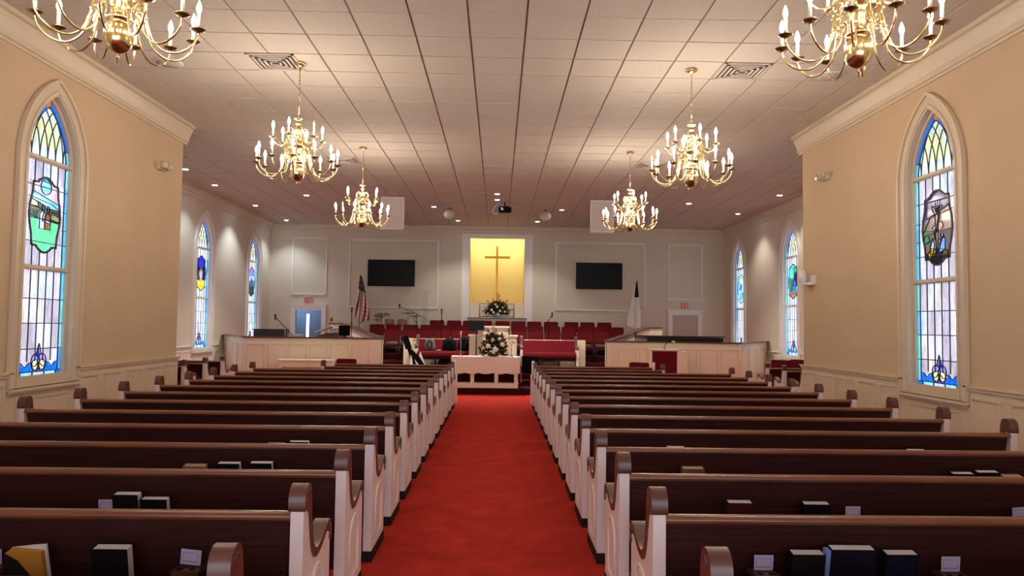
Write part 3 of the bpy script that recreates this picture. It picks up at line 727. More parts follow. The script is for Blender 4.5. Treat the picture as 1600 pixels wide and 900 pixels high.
MB().lathe([(.04, 0), (.04, .03), (.03, .035)], seg=14, M=Matrix.Translation((-.07, -.15, -.2)) @ Matrix.Rotation(PI / 2, 4, 'X')).build('projector_lens', M_chrome, pj)
MB().tube(smooth_path([(0, .05, -.12), (-.12, .1, -.2), (-.25, .1, -.3), (-.32, .05, -.22), (-.2, .02, -.05), (-.1, 0, -.01)]), .007, 5).build('cable', M_paper, pj)
def hpanel(x, y, lab):
    s = thing('hanging_screen', lab, 'screen', (x, y, CEIL), 0)
    w, h0, h1 = .275, -.24, -1.0
    MB().box(-w + .012, w - .012, -.03, .03, h1 + .012, h0 - .012).build('panel_face', mat('panel_cloth', (200, 186, 180), .8), s)
    MB().box(-w, w, -.036, .036, h0 - .014, h0).box(-w, w, -.036, .036, h1, h1 + .014).box(-w, -w + .014, -.036, .036, h1, h0).box(w - .014, w, -.036, .036, h1, h0).build('panel_border', mat('panel_edge', (240, 232, 226), .4), s)
    c_ = MB()
    for q in (-.16, .16):
        for s_ in (-1, 1): c_.tube([(q, 0, h0), (q + s_ * .05, 0, -.0)], .004, 5)
    c_.build('hanging_chain', M_chrome, s)
hpanel(-2.53, 17.4, 'pale upright panel hung on chains behind the farthest left chandelier'); hpanel(2.42, 17.4, 'pale upright panel hung on chains behind the farthest right chandelier')

# emergency lights
def emerg(x, y, z, sgn, lab):
    e = thing('emergency_light', lab, 'light', (x, y, z))
    MB().cbox(*sorted((0, sgn * .06)), -.12, .12, -.05, .06, .01).build('sign_housing', mat('cream_plastic', (206, 190, 156), .5), e)
    for k, q in ((0, -.07), (1, .1)):
        Mx = Matrix.Translation((sgn * .1, q, .02)) @ Matrix.Rotation(math.radians(-70 if k else -95), 4, 'Z') @ Matrix.Rotation(math.radians(90), 4, 'X')
        lh = MB().lathe([(.03, -.05), (.055, -.02), (.06, .03), (.052, .034), (.05, .02)], seg=16, M=Mx).build('lamp_head', mat('cream_plastic', (206, 190, 156), .5), e)
        MB().ball((0, 0, 0), .034, M=None) if False else None
        MB().lathe([(.046, .018), (.02, .026), (.001, .027)], seg=14, M=Mx, caps=False).build('lamp_lens', M_chrome, lh)
emerg(NL, 11.3, 3.9, 1, 'two headed emergency light high on the left nave wall'); emerg(NR, 11.2, 3.9, -1, 'two headed emergency light high on the right nave wall')
cm = thing('security_floodlight', 'white swivel spotlight fixture on the corner of the right nave wall', 'light', (NR, 11.72, 2.34))
MB().box(-.03, 0, -.11, .05, -.07, .08).build('mount_plate', M_white, cm)
MB().lathe([(.035, -.1), (.055, -.09), (.06, 0), (.055, .1), (.03, .12), (.001, .12)], seg=16, M=Matrix.Translation((-.12, .12, .06))).build('lamp_head', M_white, cm)
MB().tube([(-.03, 0, -.04), (-.12, .12, -.05)], .018).box(-.16, -.02, .0, .2, -.07, -.055).build('bracket', M_white, cm)

# ------------------------------------------------------------------ pews
PAN = [(-.015, .07), (.50, .07), (.50, .50), (.485, .545), (.44, .56), (.40, .555), (.30, .525), (.22, .51), (.17, .52), (.125, .565), (.095, .64), (.075, .72), (.06, .77), (-.015, .77)]
CAP = [(-.02, .765), (-.025, .80), (-.018, .835), (0, .86), (.03, .873), (.06, .868), (.08, .85), (.092, .81), (.10, .75), (.115, .68), (.14, .61), (.175, .565), (.22, .55), (.29, .562), (.38, .597), (.44, .615), (.475, .612), (.50, .59), (.51, .555), (.505, .52), (.49, .505),
       (.475, .52), (.48, .55), (.46, .575), (.43, .578), (.38, .56), (.30, .528), (.22, .512), (.17, .522), (.125, .567), (.095, .642), (.078, .70), (.07, .73), (.045, .755), (.03, .77)]
PLAIN = [(-.015, .0), (.50, .0), (.50, .50), (.485, .545), (.44, .56), (.40, .555), (.30, .525), (.22, .51), (.17, .52), (.125, .565), (.095, .66), (.08, .75), (.07, .82), (.04, .86), (-.0, .86), (-.02, .82)]
def closed_smooth(pts, k=3):
    n = len(pts); out = []
    for i in range(n):
        p0, p1, p2, p3 = [Vector(pts[(i + d) % n]) for d in (-1, 0, 1, 2)]
        for t in range(k):
            t = t / k
            out.append(tuple(.5 * ((2 * p1) + (-p0 + p2) * t + (2 * p0 - 5 * p1 + 4 * p2 - p3) * t * t + (-p0 + 3 * p1 - 3 * p2 + p3) * t ** 3)))
    return out
CAPS = closed_smooth(CAP)
def make_pew(W, label, kind='plain', rack=True):
    t = thing('pew', label, 'pew')
    TH = .055; soft = kind == 'red'; plain = kind == 'white'
    for s, x in ((-1, 0.0), (1, W - TH)):
        e = MB(); e.prism(PLAIN if plain else PAN, 'x', x, x + TH, smooth=False)
        xo = x if s < 0 else x + TH
        # raised arch moulding on the outer face
        arch = [(.12, .13), (.12, .34)] + [(.245 - .125 * math.cos(PI * k / 10), .34 + .125 * math.sin(PI * k / 10)) for k in range(1, 10)] + [(.37, .34), (.37, .13), (.12, .13)]
        e.tube([(xo, y, z) for y, z in arch[:-1]], .008, 6, closed=True)
        arch2 = [(.15 + (p[0] - .12) * .76, .16 + (p[1] - .13) * .84) for p in arch[:-1]]
        e.tube([(xo, y, z) for y, z in arch2], .005, 5, closed=True)
        eo = e.build('end_panel', M_pw, t)
        if not plain:
            cp = MB(); a, b = x - .008, x + TH + .008; cp.prism(CAPS, 'x', a, b, smooth=True)
            for px, (cy, cz), rr in ((a, (.035, .825), .022), (b, (.035, .825), .022), (a, (.478, .575), .016), (b, (.478, .575), .016)):
                cp.tube([(px, cy + rr * (1 - k / 22) * math.cos(k * .55), cz + rr * (1 - k / 22) * math.sin(k * .55)) for k in range(18)], .0035, 5)
            cp.build('scrolled_cap', M_cap, eo)
            MB().box(x - .004, x + TH + .004, -.02, .505, 0, .07).build('end_foot', M_base, eo)
    a, b = TH, W - TH
    lean = [(.015, .735), (.035, .735), (.12, .40), (.12, .20), (.10, .20), (.10, .40)]
    MB().prism(lean, 'x', a, b).build('backrest', M_wood, t)
    rl = [(-.022, .728), (-.026, .745), (-.016, .758), (.004, .764), (.028, .76), (.042, .745), (.04, .728)]
    MB().prism(rl, 'x', a, b, smooth=True).build('top_rail', M_trim if soft else M_rail, t)
    dz = -.12 if soft else 0
    MB().prism([(.105 if not soft else .125, .39 + dz), (.47, .41 + dz), (.49, .42 + dz), (.49, .445 + dz), (.47, .452 + dz), (.115 if not soft else .125, .435 + dz)], 'x', a, b).build('seat', M_red if soft else M_wood, t)
    for q in (.33, .66): MB().box(W * q - .02, W * q + .02, .125, .44, 0, .40 + dz).build('support', M_wood, t)
    if soft:
        MB().prism([(.046, .758), (.085, .758), (.185, .42), (.125, .42)], 'x', a + .01, b - .01).build('back_cushion', M_red, t)
        MB().prism([(.13, .335), (.13, .415), (.47, .445), (.515, .43), (.53, .38), (.53, .31), (.51, .275), (.494, .275), (.494, .335)], 'x', a + .01, b - .01, smooth=True).build('seat_cushion', M_red, t)
    if rack:
        rk = MB(); rk.box(a + .03, b - .03, -.065, .095, .385, .397); rk.box(a + .03, b - .03, -.077, -.065, .385, .507)
        for q in (a + .03, W / 2 - .006, b - .042): rk.box(q, q + .012, -.065, .07, .397, .49)
        ro = rk.build('book_rack', M_cap, t)
        for q in (.475, 1.285, 2.165, 2.975):
            if q + .08 > W: continue
            h = MB(); h.cbox(q - .058, q + .058, -.072, .035, .507, .53, .006)
            for k in (-.025, .025): h.lathe([(.014, .5305), (.010, .5312), (.001, .5313)], (q + k, -.045, 0), 10, mi=1)
            h.build('card_holder', [M_cap, M_black], ro)
    return t
ordn = ['nearest', 'second nearest', 'third nearest', 'fourth nearest', 'fifth nearest', 'sixth nearest', 'seventh nearest', 'eighth nearest', 'ninth nearest', 'tenth nearest', 'eleventh nearest', 'twelfth nearest', 'thirteenth nearest', 'front']
P0 = lambda k: 3.22 + .88 * k
LX, RX, PWW = -4.265, .675, 3.45
proto = make_pew(PWW, 'x')
first = True
for side, X0 in (('left', LX), ('right', RX)):
    for k in range(-1, 12):
        lab = ('dark wood pew showing only its scrolled cap, bottom edge, %s of the aisle' % side) if k == -1 else 'dark wood pew with white ends, %s full one %s of the aisle' % (ordn[k], side)
        if first: proto.location = (X0, P0(k), 0); proto['label'] = lab; proto['group'] = 'pews %s of the aisle' % side; first = False
        else: dup(proto, (X0, P0(k), 0), 0, lab, 'pews %s of the aisle' % side)
sp = make_pew(2.435, 'shorter dark wood pew with white ends, second from the altar table on the left'); sp.location = (-3.25, P0(12), 0); sp['group'] = 'short front pews'
dup(sp, (.675, P0(12), 0), 0, 'shorter dark wood pew with white ends, second from the altar table on the right')
fp = make_pew(2.435, 'front pew with plain white ends, directly left of the altar table', 'white', False); fp.location = (-3.25, P0(13), 0); fp['group'] = 'front pews with white ends'
dup(fp, (.675, P0(13), 0), 0, 'front pew with plain white ends, directly right of the altar table')
# wing pews
wp = make_pew(1.78, 'wing pew at the left wall, nearest of three'); wp.location = (-7.33, 13.3, 0); wp['group'] = 'pews in the wings'
for y, w in ((14.25, 'middle of three'), (15.15, 'farthest of three')): dup(wp, (-7.33, y, 0), 0, 'wing pew at the left wall, ' + w)
for y, w in ((13.2, 'nearest of three'), (14.1, 'middle of three'), (15.0, 'farthest of three')): dup(wp, (5.46, y, 0), 0, 'wing pew at the right wall, ' + w)

# books and cards in the racks
def book(x, k, w, h, cover, lab, name='hymn_book', pages=None, th=.055, tilt=0, z0=.4, openb=False):
    """x: left edge; k: row"""
    y = P0(k) - .030; th = min(th, .056)
    t = thing(name, lab, 'book', (x + w / 2, y, z0), 0)
    m = mat('cover_' + '_'.join(map(str, cover)), cover, .6, spec=.2)
    c = MB(); c.box(-w / 2, w / 2, 0, .003, 0, h); c.box(-w / 2, w / 2, th - .003, th, 0, h); c.box(-w / 2, -w / 2 + .003, .003, th - .003, 0, h)
    co = c.build('cover', m, t)
    MB().box(-w / 2 + .004, w / 2 - .004, .004, th - .004, .003, h - .004 if not openb else h + .004).build('page_block', pages or M_pages, t)
    t.rotation_euler = (math.radians(11), math.radians(tilt), math.radians(random.uniform(-1, 1)))
    return t
BLK = (14, 14, 16)
book(-1.675, 0, .15, .222, BLK, 'black hymn book in the nearest left pew rack, beside the lavender card', th=.056)
book(-2.04, 1, .135, .243, BLK, 'larger black hymn book in the second left pew rack', th=.058)
book(-1.895, 1, .14, .218, BLK, 'smaller black hymn book right of the larger one, second left pew', th=.052)
book(-2.04, 2, .14, .226, (150, 118, 90), 'tan book in the third left pew rack', pages=mat('tan_pages', (206, 176, 140), .8))
book(-1.82, 2, .145, .245, BLK, 'black hymn book between tan and black books, third left pew'); book(-1.61, 2, .145, .250, BLK, 'black hymn book nearest the aisle in the third left pew rack')
book(-3.675, 3, .12, .20, (180, 170, 160), 'pale low book at the far left of the fourth left pew rack'); book(-3.545, 3, .15, .225, BLK, 'black hymn book beside the pale one, fourth left pew')
book(-1.77, 3, .13, .228, (150, 126, 70), 'mustard book in the fourth left pew rack', pages=mat('mustard_pages', (190, 170, 110), .8)); book(-1.60, 3, .15, .250, BLK, 'black hymn book nearest the aisle in the fourth left pew rack')
book(-1.62, 4, .14, .235, (170, 140, 100), 'tan book just showing in the fifth left pew rack')
book(1.256, 0, .14, .222, (24, 18, 18), 'black hymn book left of the blue edged one, nearest right pew', th=.056)
book(1.42, 0, .19, .245, (20, 18, 34), 'big dark hymn book with blue spine edge, nearest right pew', th=.056)
book(1.655, 0, .14, .225, (14, 20, 38), 'navy hymn book right of the blue edged one, nearest right pew', th=.06)
book(1.257, 1, .135, .228, (70, 22, 28), 'maroon hymn book in the second right pew rack'); book(1.67, 1, .145, .224, BLK, 'black hymn book in the second right pew rack')
book(1.23, 2, .145, .242, (120, 96, 76), 'tan book alone in the third right pew rack', pages=mat('tan_pages', (206, 176, 140), .8))
book(3.03, 2, .15, .225, BLK, 'open looking book at the outer end of the third right pew rack', pages=M_paper); book(3.195, 2, .15, .237, BLK, 'black hymn book between two others, outer third right pew'); book(3.37, 2, .14, .21, (130, 90, 70), 'brown book outermost in the third right pew rack', pages=mat('tan_pages', (206, 176, 140), .8))
book(3.22, 3, .15, .232, BLK, 'black hymn book at the outer end of the fourth right pew rack'); book(1.33, 3, .14, .235, (100, 80, 66), 'tan book near the aisle in the fourth right pew rack')
# blue edge strip book
bs = MB().box(0, .02, 0, .035, 0, .24).build('blue_booklet', mat('blue_cover', (120, 160, 214), .6)); tag(bs, 'thin light blue booklet beside the big dark hymn book', 'book'); bs.location = (1.396, P0(0) - .030, .4); bs.rotation_euler = (math.radians(11), 0, 0)
# bulging yellow folder book
yb = thing('paperback_bundle', 'bulging yellow and black paperback in the nearest left pew rack', 'book', (-2.03, P0(0) - .022, .4)); yb.rotation_euler = (math.radians(11), 0, 0)
MB().prism([(0, 0), (.13, 0), (.10, .10), (.05, .17), (0, .20)], 'y', -.012, -.004).build('black_cover', mat('cover_black_soft', BLK, .6), yb)
MB().prism([(0, 0), (.155, 0), (.148, .205), (.02, .215), (0, .20)], 'y', -.002, .022).build('yellow_cover', mat('yellow_card', (206, 146, 50), .7), yb)
MB().prism([(.01, 0), (.165, 0), (.155, .226), (.10, .222), (.01, .21)], 'y', .024, .034).build('page_block', M_pages, yb)
def card(x, k, lab, rot=0, n=3, w=.08, h=.066):
    t = MB()
    for i in range(n): t.box(-w / 2 + i * .002, w / 2 + i * .002, i * .002, i * .002 + .0014, 0, h - .001 * i)
    t.box(-w / 2 + .008, w / 2 - .008, -.0006, -.0002, .012, .016, 1).box(-w / 2 + .008, w / 2 - .008, -.0006, -.0002, h - .016, h - .013, 1)
    t.box(-w / 2 + .008, -w / 2 + .010, -.0006, -.0002, .012, h - .013, 1).box(w / 2 - .010, w / 2 - .008, -.0006, -.0002, .012, h - .013, 1)
    o = t.build('pew_card', [M_card, mat('card_print', (150, 140, 190), .8)]); tag(o, lab, 'card', 'small cards in the pew racks'); o.location = (x, P0(k) - .012, .534 + .0008 * abs(rot)); o.rotation_euler = (math.radians(6), math.radians(rot), 0)
HL = [LX + q for q in (.475, 1.285, 2.165, 2.975)]; HR = [RX + q for q in (.475, 1.285, 2.165, 2.975)]
card(HL[3], 0, 'lavender card tilted in the nearest left pew, near its scrolled cap', 6); card(HL[2] - .02, 0, 'lavender card beside the yellow paperback, nearest left pew')
card(HR[0], 0, 'lavender card nearest the aisle in the nearest right pew'); card(HR[1], 0, 'lavender card right of the navy book, nearest right pew')
card(HL[2], 1, 'lavender card left of the black books, second left pew'); card(HR[1], 1, 'pink white card in the middle of the second right pew'); card(HR[2] + .05, 1, 'pink white card at the right edge, second right pew', -4)

# ------------------------------------------------------------------ chancel platform, steps, partitions
st = MB()
st.box(-2.9, 2.7, 16.72, 21.0, 0, .14); st.box(-2.9, 2.7, 17.42, 21.0, .14, .27); st.box(-2.9, 2.7, 17.72, 21.0, .27, .40)
st.box(-4.2, 4.1, 20.75, 24.2, 0, .5); st.box(-4.2, 4.1, 22.2, 24.2, .5, .65); st.box(-4.3, 4.2, 23.05, 24.2, .65, .8)
struct(st.build('floor_platform', M_carpet2), 'red carpeted steps and choir platform, darkened as if in shade')
YF = 17.72
def partition(n, s, xin, xout, xw, lab):
    """panelled front wall of an instrument pit, s=-1 left, 1 right"""
    mb = MB(); a, b = sorted((xin, xout)); zt = 1.185
    mb.box(a, b, YF, YF + .10, 0, zt)
    # end post
    e0, e1 = (xin - .2, xin) if s < 0 else (xin, xin + .2)
    mb.box(e0, e1, YF - .02, YF + .2, 0, zt)
    inner = xin + s * .24; k = 6 if s < 0 else 6; w = (xout - inner) / k
    for i in range(k):
        p0, p1 = sorted((inner + w * i + s * .05, inner + w * (i + 1) - s * .02))
        frame_y(mb, p0, p1, .42, zt - .14, YF, .02, .012)
    # diagonal back to the side wall
    A = Vector((xout, YF)); B = Vector((xw, 20.35)); d = (B - A).normalized(); nn = Vector((-d.y, d.x)) * (.05)
    mb.prism([(A + nn)[:], (B + nn)[:], (B - nn)[:], (A - nn)[:]], 'z', 0, zt)
    L_ = (B - A).length; out = Vector((-d.y, d.x)) * (-1 if s > 0 else 1)
    ang = math.atan2(d.y, d.x)
    for i in range(4):
        p0, p1 = L_ * i / 4 + .06, L_ * (i + 1) / 4 - .06
        M_ = Matrix.Translation((A.x, A.y, 0)) @ Matrix.Rotation(ang, 4, 'Z')
        yy = -.05 if s > 0 else .05
        for q in ((p0, p1, .42, .44), (p0, p1, zt - .16, zt - .14), (p0, p0 + .02, .42, zt - .14), (p1 - .02, p1, .42, zt - .14)):
            mb.box(q[0], q[1], *sorted((yy, yy + (-.012 if s > 0 else .012))), q[2], q[3], M=M_)
    o = mb.build('wall_pit_' + ('left' if s < 0 else 'right'), M_trim); struct(o, lab)
    cp = MB(); cp.box(a - .02, b + .02, YF - .05, YF + .16, zt, zt + .03)
    cp.prism([(A + nn * 2.2)[:], (B + nn * 2.2)[:], (B - nn * 2.2)[:], (A - nn * 2.2)[:]], 'z', zt + .0005, zt + .0295)
    cp.build('wall_cap', M_cap2, o)
    # sloping side wall of the choir
    A = Vector((xin - s * .0 + s * .03, YF + .12)); B = Vector((s * 4.40 - .06, 21.5)); d = (B - A).normalized(); nn = Vector((-d.y, d.x)) * .05
    z0, z1 = 1.185, 1.52
    def slab(t0, t1, wd, name, m, par):
        q = [A + nn * wd, B + nn * wd, B - nn * wd, A - nn * wd]; zz = [z0, z1, z1, z0]
        vs = [(p.x, p.y, z + t0 if t0 is not None else 0) for p, z in zip(q, zz)] + [(p.x, p.y, z + t1) for p, z in zip(q, zz)]
        m_ = MB().add(vs, [(3, 2, 1, 0), (4, 5, 6, 7), (0, 1, 5, 4), (1, 2, 6, 5), (2, 3, 7, 6), (3, 0, 4, 7)])
        x1, x2 = sorted((B.x, B.x + s * .42)); w2 = .05 * wd
        m_.box(x1, x2, B.y - w2, B.y + w2, (z1 + t0) if t0 is not None else 0, z1 + t1)
        return m_.build(name, m, par)
    so = slab(None, 0, 1, 'wall_choir_' + ('left' if s < 0 else 'right'), M_trim, None); struct(so, 'sloping low wall beside the choir seats')
    slab(.0005, .03, 2.0, 'wall_cap', M_cap2, so)
partition(1, -1, -2.77, -5.98, TL + .02, 'cream panelled front of the left instrument pit')
partition(2, 1, 2.6, 5.78, TR - .02, 'cream panelled front of the right instrument pit')
# choir screen behind the pulpit pews
for s, a, b, p0, p1, l in ((-1, -2.6, -.70, -2.6, -2.35, 'left'), (1, .70, 2.42, 2.2, 2.42, 'right')):
    mb = MB(); mb.box(a, b, 20.60, 20.70, .4, 1.13); mb.box(p0, p1, 20.50, 20.72, .4, 1.165)
    n_ = 3; w = (b - a) / n_
    for i in range(n_): frame_y(mb, a + w * i + .08, a + w * (i + 1) - .08, .5, 1.02, 20.60, .02, .01)
    mb.box(a - .0, b, 20.57, 20.72, 1.13, 1.155)
    struct(mb.build('wall_screen_' + l, M_trim), 'low white screen between pulpit pews and choir chairs, ' + l)

# altar table with cloth
at_ = thing('altar_table', 'white communion table with open arches standing before the pulpit', 'table', (-.27, 17.02, .14))
tb = MB(); w, d = .735, .25
tb.box(-w, w, -d, d, .66, .69)
tb.build('tabletop', M_trim, at_)
for x in (-w, -.34, .20, w - .09):
    for y in (-d, d - .08): MB().cbox(x, x + .085, y, y + .08, .05, .66, .006).build('leg', M_trim, at_)
MB().box(-w - .0, w, -d - .005, d, .0, .10).box(-w - .01, w + .01, -d - .012, d + .01, .10, .115).build('plinth', M_trim, at_)
MB().box(-w + .02, w - .02, -.01, .01, .115, .62).build('inner_panel', M_carpet2, at_)
cl = MB()
import itertools
def cloth():
    vs = []; fs = []; X1, Y1 = .775, .285; N = 60
    ztop = .696
    cl.box(-X1, X1, -Y1, Y1, ztop, ztop + .004)
    for side in range(4):
        n = 60 if side % 2 == 0 else 24
        for i in range(n + 1):
            t = i / n
            if side == 0: p = (-X1 + 2 * X1 * t, -Y1); o = (0, -1)
            elif side == 1: p = (X1, -Y1 + 2 * Y1 * t); o = (1, 0)
            elif side == 2: p = (X1 - 2 * X1 * t, Y1); o = (0, 1)
            else: p = (-X1, Y1 - 2 * Y1 * t); o = (-1, 0)
            fold = .006 * math.sin(t * n * .55) + .004 * math.sin(t * n * 1.3)
            sc = .025 * abs(math.sin(t * n * .26))
            drop = (.36 if side in (0, 2) else .56) + sc
            if side == 3: drop = .3 + sc
            for j in range(6):
                f = j / 5
                vs.append((p[0] + o[0] * (.006 + fold * f + .03 * f * (side % 2)), p[1] + o[1] * (.006 + abs(fold) * f), ztop + .004 - drop * f))
        base = len(vs) - (n + 1) * 6
        for i in range(n):
            for j in range(5): fs.append((base + i * 6 + j, base + (i + 1) * 6 + j, base + (i + 1) * 6 + j + 1, base + i * 6 + j + 1))
    cl.add(vs, fs, True)
cloth()
co = cl.build('tablecloth', mat('lace_cloth', (228, 208, 190), .85, vary=.06, scale=90, bump=.3, bscale=200)); tag(co, 'scalloped cream cloth draped over the communion table', 'tablecloth'); co.location = (-.27, 17.02, .14)
ZT = .14 + .701
# flowers
def bouquet(root, base, W_, H_, greens, blooms, seed, leafcol, sprays, dep=.55):
    rnd = random.Random(seed); f = MB(); cx, cy, cz = base
    for i in range(greens):
        a = rnd.uniform(0, 2 * PI); el = rnd.uniform(-.25, 1.45); r = rnd.uniform(.45, 1)
        d = Vector((math.cos(a) * math.cos(el) * W_, math.sin(a) * math.cos(el) * W_ * dep, math.sin(el) * H_)) * r
        p = Vector((cx, cy, cz)) + d; L_ = rnd.uniform(.05, .1); dn = d.normalized()
        sd = dn.cross(Vector((rnd.uniform(-1, 1), rnd.uniform(-1, 1), rnd.uniform(-1, 1)))).normalized() * L_ * .28
        f.add([p - dn * L_ * .5, p + sd, p + dn * L_ * .6, p - sd], [(0, 1, 2, 3)], False, rnd.choice((0, 0, 0, 1)))
    for i in range(10): 
        a = 2 * PI * i / 10; f.tube([(cx, cy, cz - .05), (cx + math.cos(a) * W_ * .5, cy + math.sin(a) * W_ * .3, cz + H_ * .45)], .004, 5, 0)
    for dx, dz in sprays:
        pth = smooth_path([(cx + dx * .3, cy, cz + dz * .3), (cx + dx * .7, cy - .02, cz + dz * .75), (cx + dx, cy - .02, cz + dz)], 4)
        f.tube(pth, .004, 5, 2)
        for q in pth[3:]:
            for _ in range(3): f.ball((q[0] + rnd.uniform(-.02, .02), q[1] + rnd.uniform(-.02, .02), q[2] + rnd.uniform(-.02, .02)), .012, 6, 2, rings=4)
    f.build('foliage', leafcol, root)
    for (dx, dy, dz, r, m) in blooms:
        r *= .85; b = MB(); c = Vector((cx + dx, cy + dy, cz + dz))
        n = 6
        for k in range(n):
            a = 2 * PI * k / n + rnd.random(); o1 = Vector((math.cos(a), -.5, math.sin(a))) * r
            sd = Vector((-math.sin(a), 0, math.cos(a))) * r * .42
            b.add([c, c + o1 * .6 + sd, c + o1 * 1.15 + Vector((0, r * .3, 0)), c + o1 * .6 - sd], [(0, 1, 2, 3)], True)
        b.ball(c + Vector((0, -r * .35, 0)), r * .5, 8, rings=5)
        b.build('bloom', m, root)
M_leaf = mat('dark_green_leaf', (34, 46, 28), .7, spec=.2); M_leaf2 = mat('olive_leaf', (70, 74, 44), .7, spec=.2); M_berry = mat('rust_berry', (134, 58, 36), .6)
M_lily = mat('white_petal', (238, 234, 224), .6); M_crm = mat('cream_petal', (226, 208, 160), .6); M_rose = mat('dusky_red_petal', (130, 40, 44), .6)
fl = thing('flower_arrangement', 'tall arrangement of white and red flowers on the communion table', 'flowers', (-.10, 17.03, ZT))
MB().lathe([(.09, 0), (.12, .02), (.13, .06), (.11, .08)], seg=16).build('bowl', mat('bowl_brown', (80, 50, 40), .4), fl)
bouquet(fl, (0, 0, .12), .34, .42, 900, [(-.12, -.16, .12, .07, M_lily), (.05, -.18, .06, .075, M_lily), (.2, -.14, .16, .07, M_lily), (-.24, -.1, .07, .06, M_crm), (-.02, -.12, .26, .06, M_crm), (.14, -.1, .28, .055, M_lily), (.28, -.08, .03, .05, M_rose), (-.27, -.08, -.0, .05, M_rose), (-.14, -.1, .24, .05, M_rose), (.06, -.06, .4, .045, M_crm), (-.06, -.04, .46, .04, M_lily), (.22, -.1, .28, .04, M_rose), (.0, -.2, -.02, .05, M_crm)], 3, [M_leaf, M_leaf2, M_berry], [(-.02, .62), (.05, .52), (-.14, .5), (.2, .42), (.33, .12), (-.33, .1), (.28, .3)])
f2 = thing('flower_arrangement', 'wide arrangement of white roses and rust sprays on the ledge below the cross', 'flowers', (-.04, YB - .10, 1.79))
MB().lathe([(.05, 0), (.06, .01), (.02, .03), (.03, .06), (.10, .10), (.11, .12)], seg=16).build('urn', mat('white_urn', (210, 200, 190), .4), f2)
bouquet(f2, (0, -.03, .17), .40, .36, 1000, [(-.18, -.2, .08, .05, M_lily), (-.12, -.24, .0, .05, M_lily), (.09, -.22, .05, .05, M_lily), (.03, -.24, -.06, .055, M_lily), (.0, -.16, .18, .05, M_lily), (-.06, -.14, .26, .05, M_crm), (.25, -.14, .03, .045, M_lily), (.18, -.16, .16, .04, M_crm), (-.3, -.1, -.04, .04, M_crm)], 5, [M_leaf, M_leaf2, M_berry], [(0, .62), (-.14, .44), (.1, .42), (-.34, .38), (.34, .4), (.2, .36), (-.5, .06), (.52, .1), (-.26, .28), (.28, .3), (.06, .56)], .22)
# candlesticks
def candlestick(x, h, lab):
    c = thing('candlestick', lab, 'candlestick', (x, 16.98, ZT))
    MB().lathe([(.045, 0), (.045, .01), (.02, .035), (.010, .06), (.010, h * .5), (.02, h * .52), (.010, h * .54), (.009, h * .75), (.026, h * .77), (.012, h * .785)], seg=14).build('stand', mat('pewter', (186, 184, 186), .3, metal=.8), c)
    MB().lathe([(.012, h * .785), (.012, h), (.002, h + .004)], seg=10).build('candle', M_candle, c)
candlestick(-.85, .56, 'tall white candle in a pewter stick, left end of the communion table'); candlestick(.31, .34, 'shorter candlestick at the right end of the communion table')

# pulpit
pu = thing('pulpit', 'wide white stepped pulpit behind the communion table', 'pulpit', (-.13, 19.3, .40))
c = MB(); c.box(-.39, .39, 0, .55, 0, 1.09); c.box(-.62, -.39, .06, .5, 0, .86); c.box(.39, .62, .06, .5, 0, .86)
frame_y(c, -.33, .33, .12, .92, 0, .03, .014); frame_y(c, -.59, -.42, .12, .76, .06, .02, .012); frame_y(c, .42, .59, .12, .76, .06, .02, .012)
c.build('body', M_trim, pu)
MB().box(-.42, .42, -.04, .58, 1.09, 1.13).box(-.40, .40, -.02, .56, 1.05, 1.09).box(-.65, -.39, .03, .53, .86, .895).box(.39, .65, .03, .53, .86, .895).build('cornice', M_trim, pu)
MB().box(-.43, .43, -.03, .57, 0, .08).box(-.66, -.4, .03, .53, 0, .07).box(.4, .66, .03, .53, 0, .07).build('plinth', M_trim, pu)

# pulpit pews (facing the people)
r1 = make_pew(1.55, 'red upholstered pew facing the pews, left of the pulpit under the bags', 'red', False); r1.location = (-.66, 20.35, .40); r1.rotation_euler = (0, 0, PI); r1['group'] = 'red upholstered platform pews'
dup(r1, (2.16, 20.35, .40), PI, 'empty red upholstered pew facing the pews, right of the pulpit')

# things on and around the left pulpit pew
def bag(x, y, z, sx, sy, sz, col, lab, strap=True, rz=0, hl=None):
    b = thing('bag', lab, 'bag', (x, y, z), rz)
    m = mat('bag_%d_%d_%d' % col, col, .9, vary=.15, scale=20, spec=.1)
    mb = MB(); bm = bmesh.new(); bmesh.ops.create_uvsphere(bm, u_segments=20, v_segments=12, radius=1)
    rnd = random.Random(int(x * 100))
    for v in bm.verts:
        q = v.co; k = (abs(q.x) ** 5 + abs(q.y) ** 4 + abs(q.z) ** 4) ** (1 / 4.4)
        q = q / k; tap = 1 - .25 * max(0, q.z)
        v.co = Vector((q.x * sx * tap * (1 + .06 * math.sin(q.z * 5 + x)), q.y * sy * tap, (q.z * .5 + .5) * sz))
    bm.verts.index_update(); mb.add([v.co.copy() for v in bm.verts], [[v.index for v in f.verts] for f in bm.faces], True); bm.free()
    mb.build('bag_body', m, b)
    if strap: MB().tube(smooth_path([(-sx * .35, -sy, sz * .3), (-sx * .4, -sy * 1.08, sz * .6), (0, -sy * 1.0, sz * .82), (sx * .4, -sy * 1.08, sz * .6), (sx * .35, -sy, sz * .3), (0, -sy * 1.12, sz * .2), (-sx * .35, -sy, sz * .3)], 5), .012, 6).build('strap', M_black, b)
    if hl: MB().ball((sx * .25, -sy * .9, sz * .62), .02, 8).build('buckle', M_chrome, b)
    return b
bag(-1.83, 20.02, .85, .15, .09, .33, (92, 88, 86), 'grey backpack on the red pew left of the pulpit', hl=True)
bag(-1.30, 20.0, .85, .195, .1, .33, (14, 14, 16), 'black bag on the red pew, beside the grey backpack')
bag(-.90, 20.0, .85, .17, .11, .38, (12, 12, 14), 'taller black bag on the red pew, nearest the pulpit', hl=True)
nb = MB()
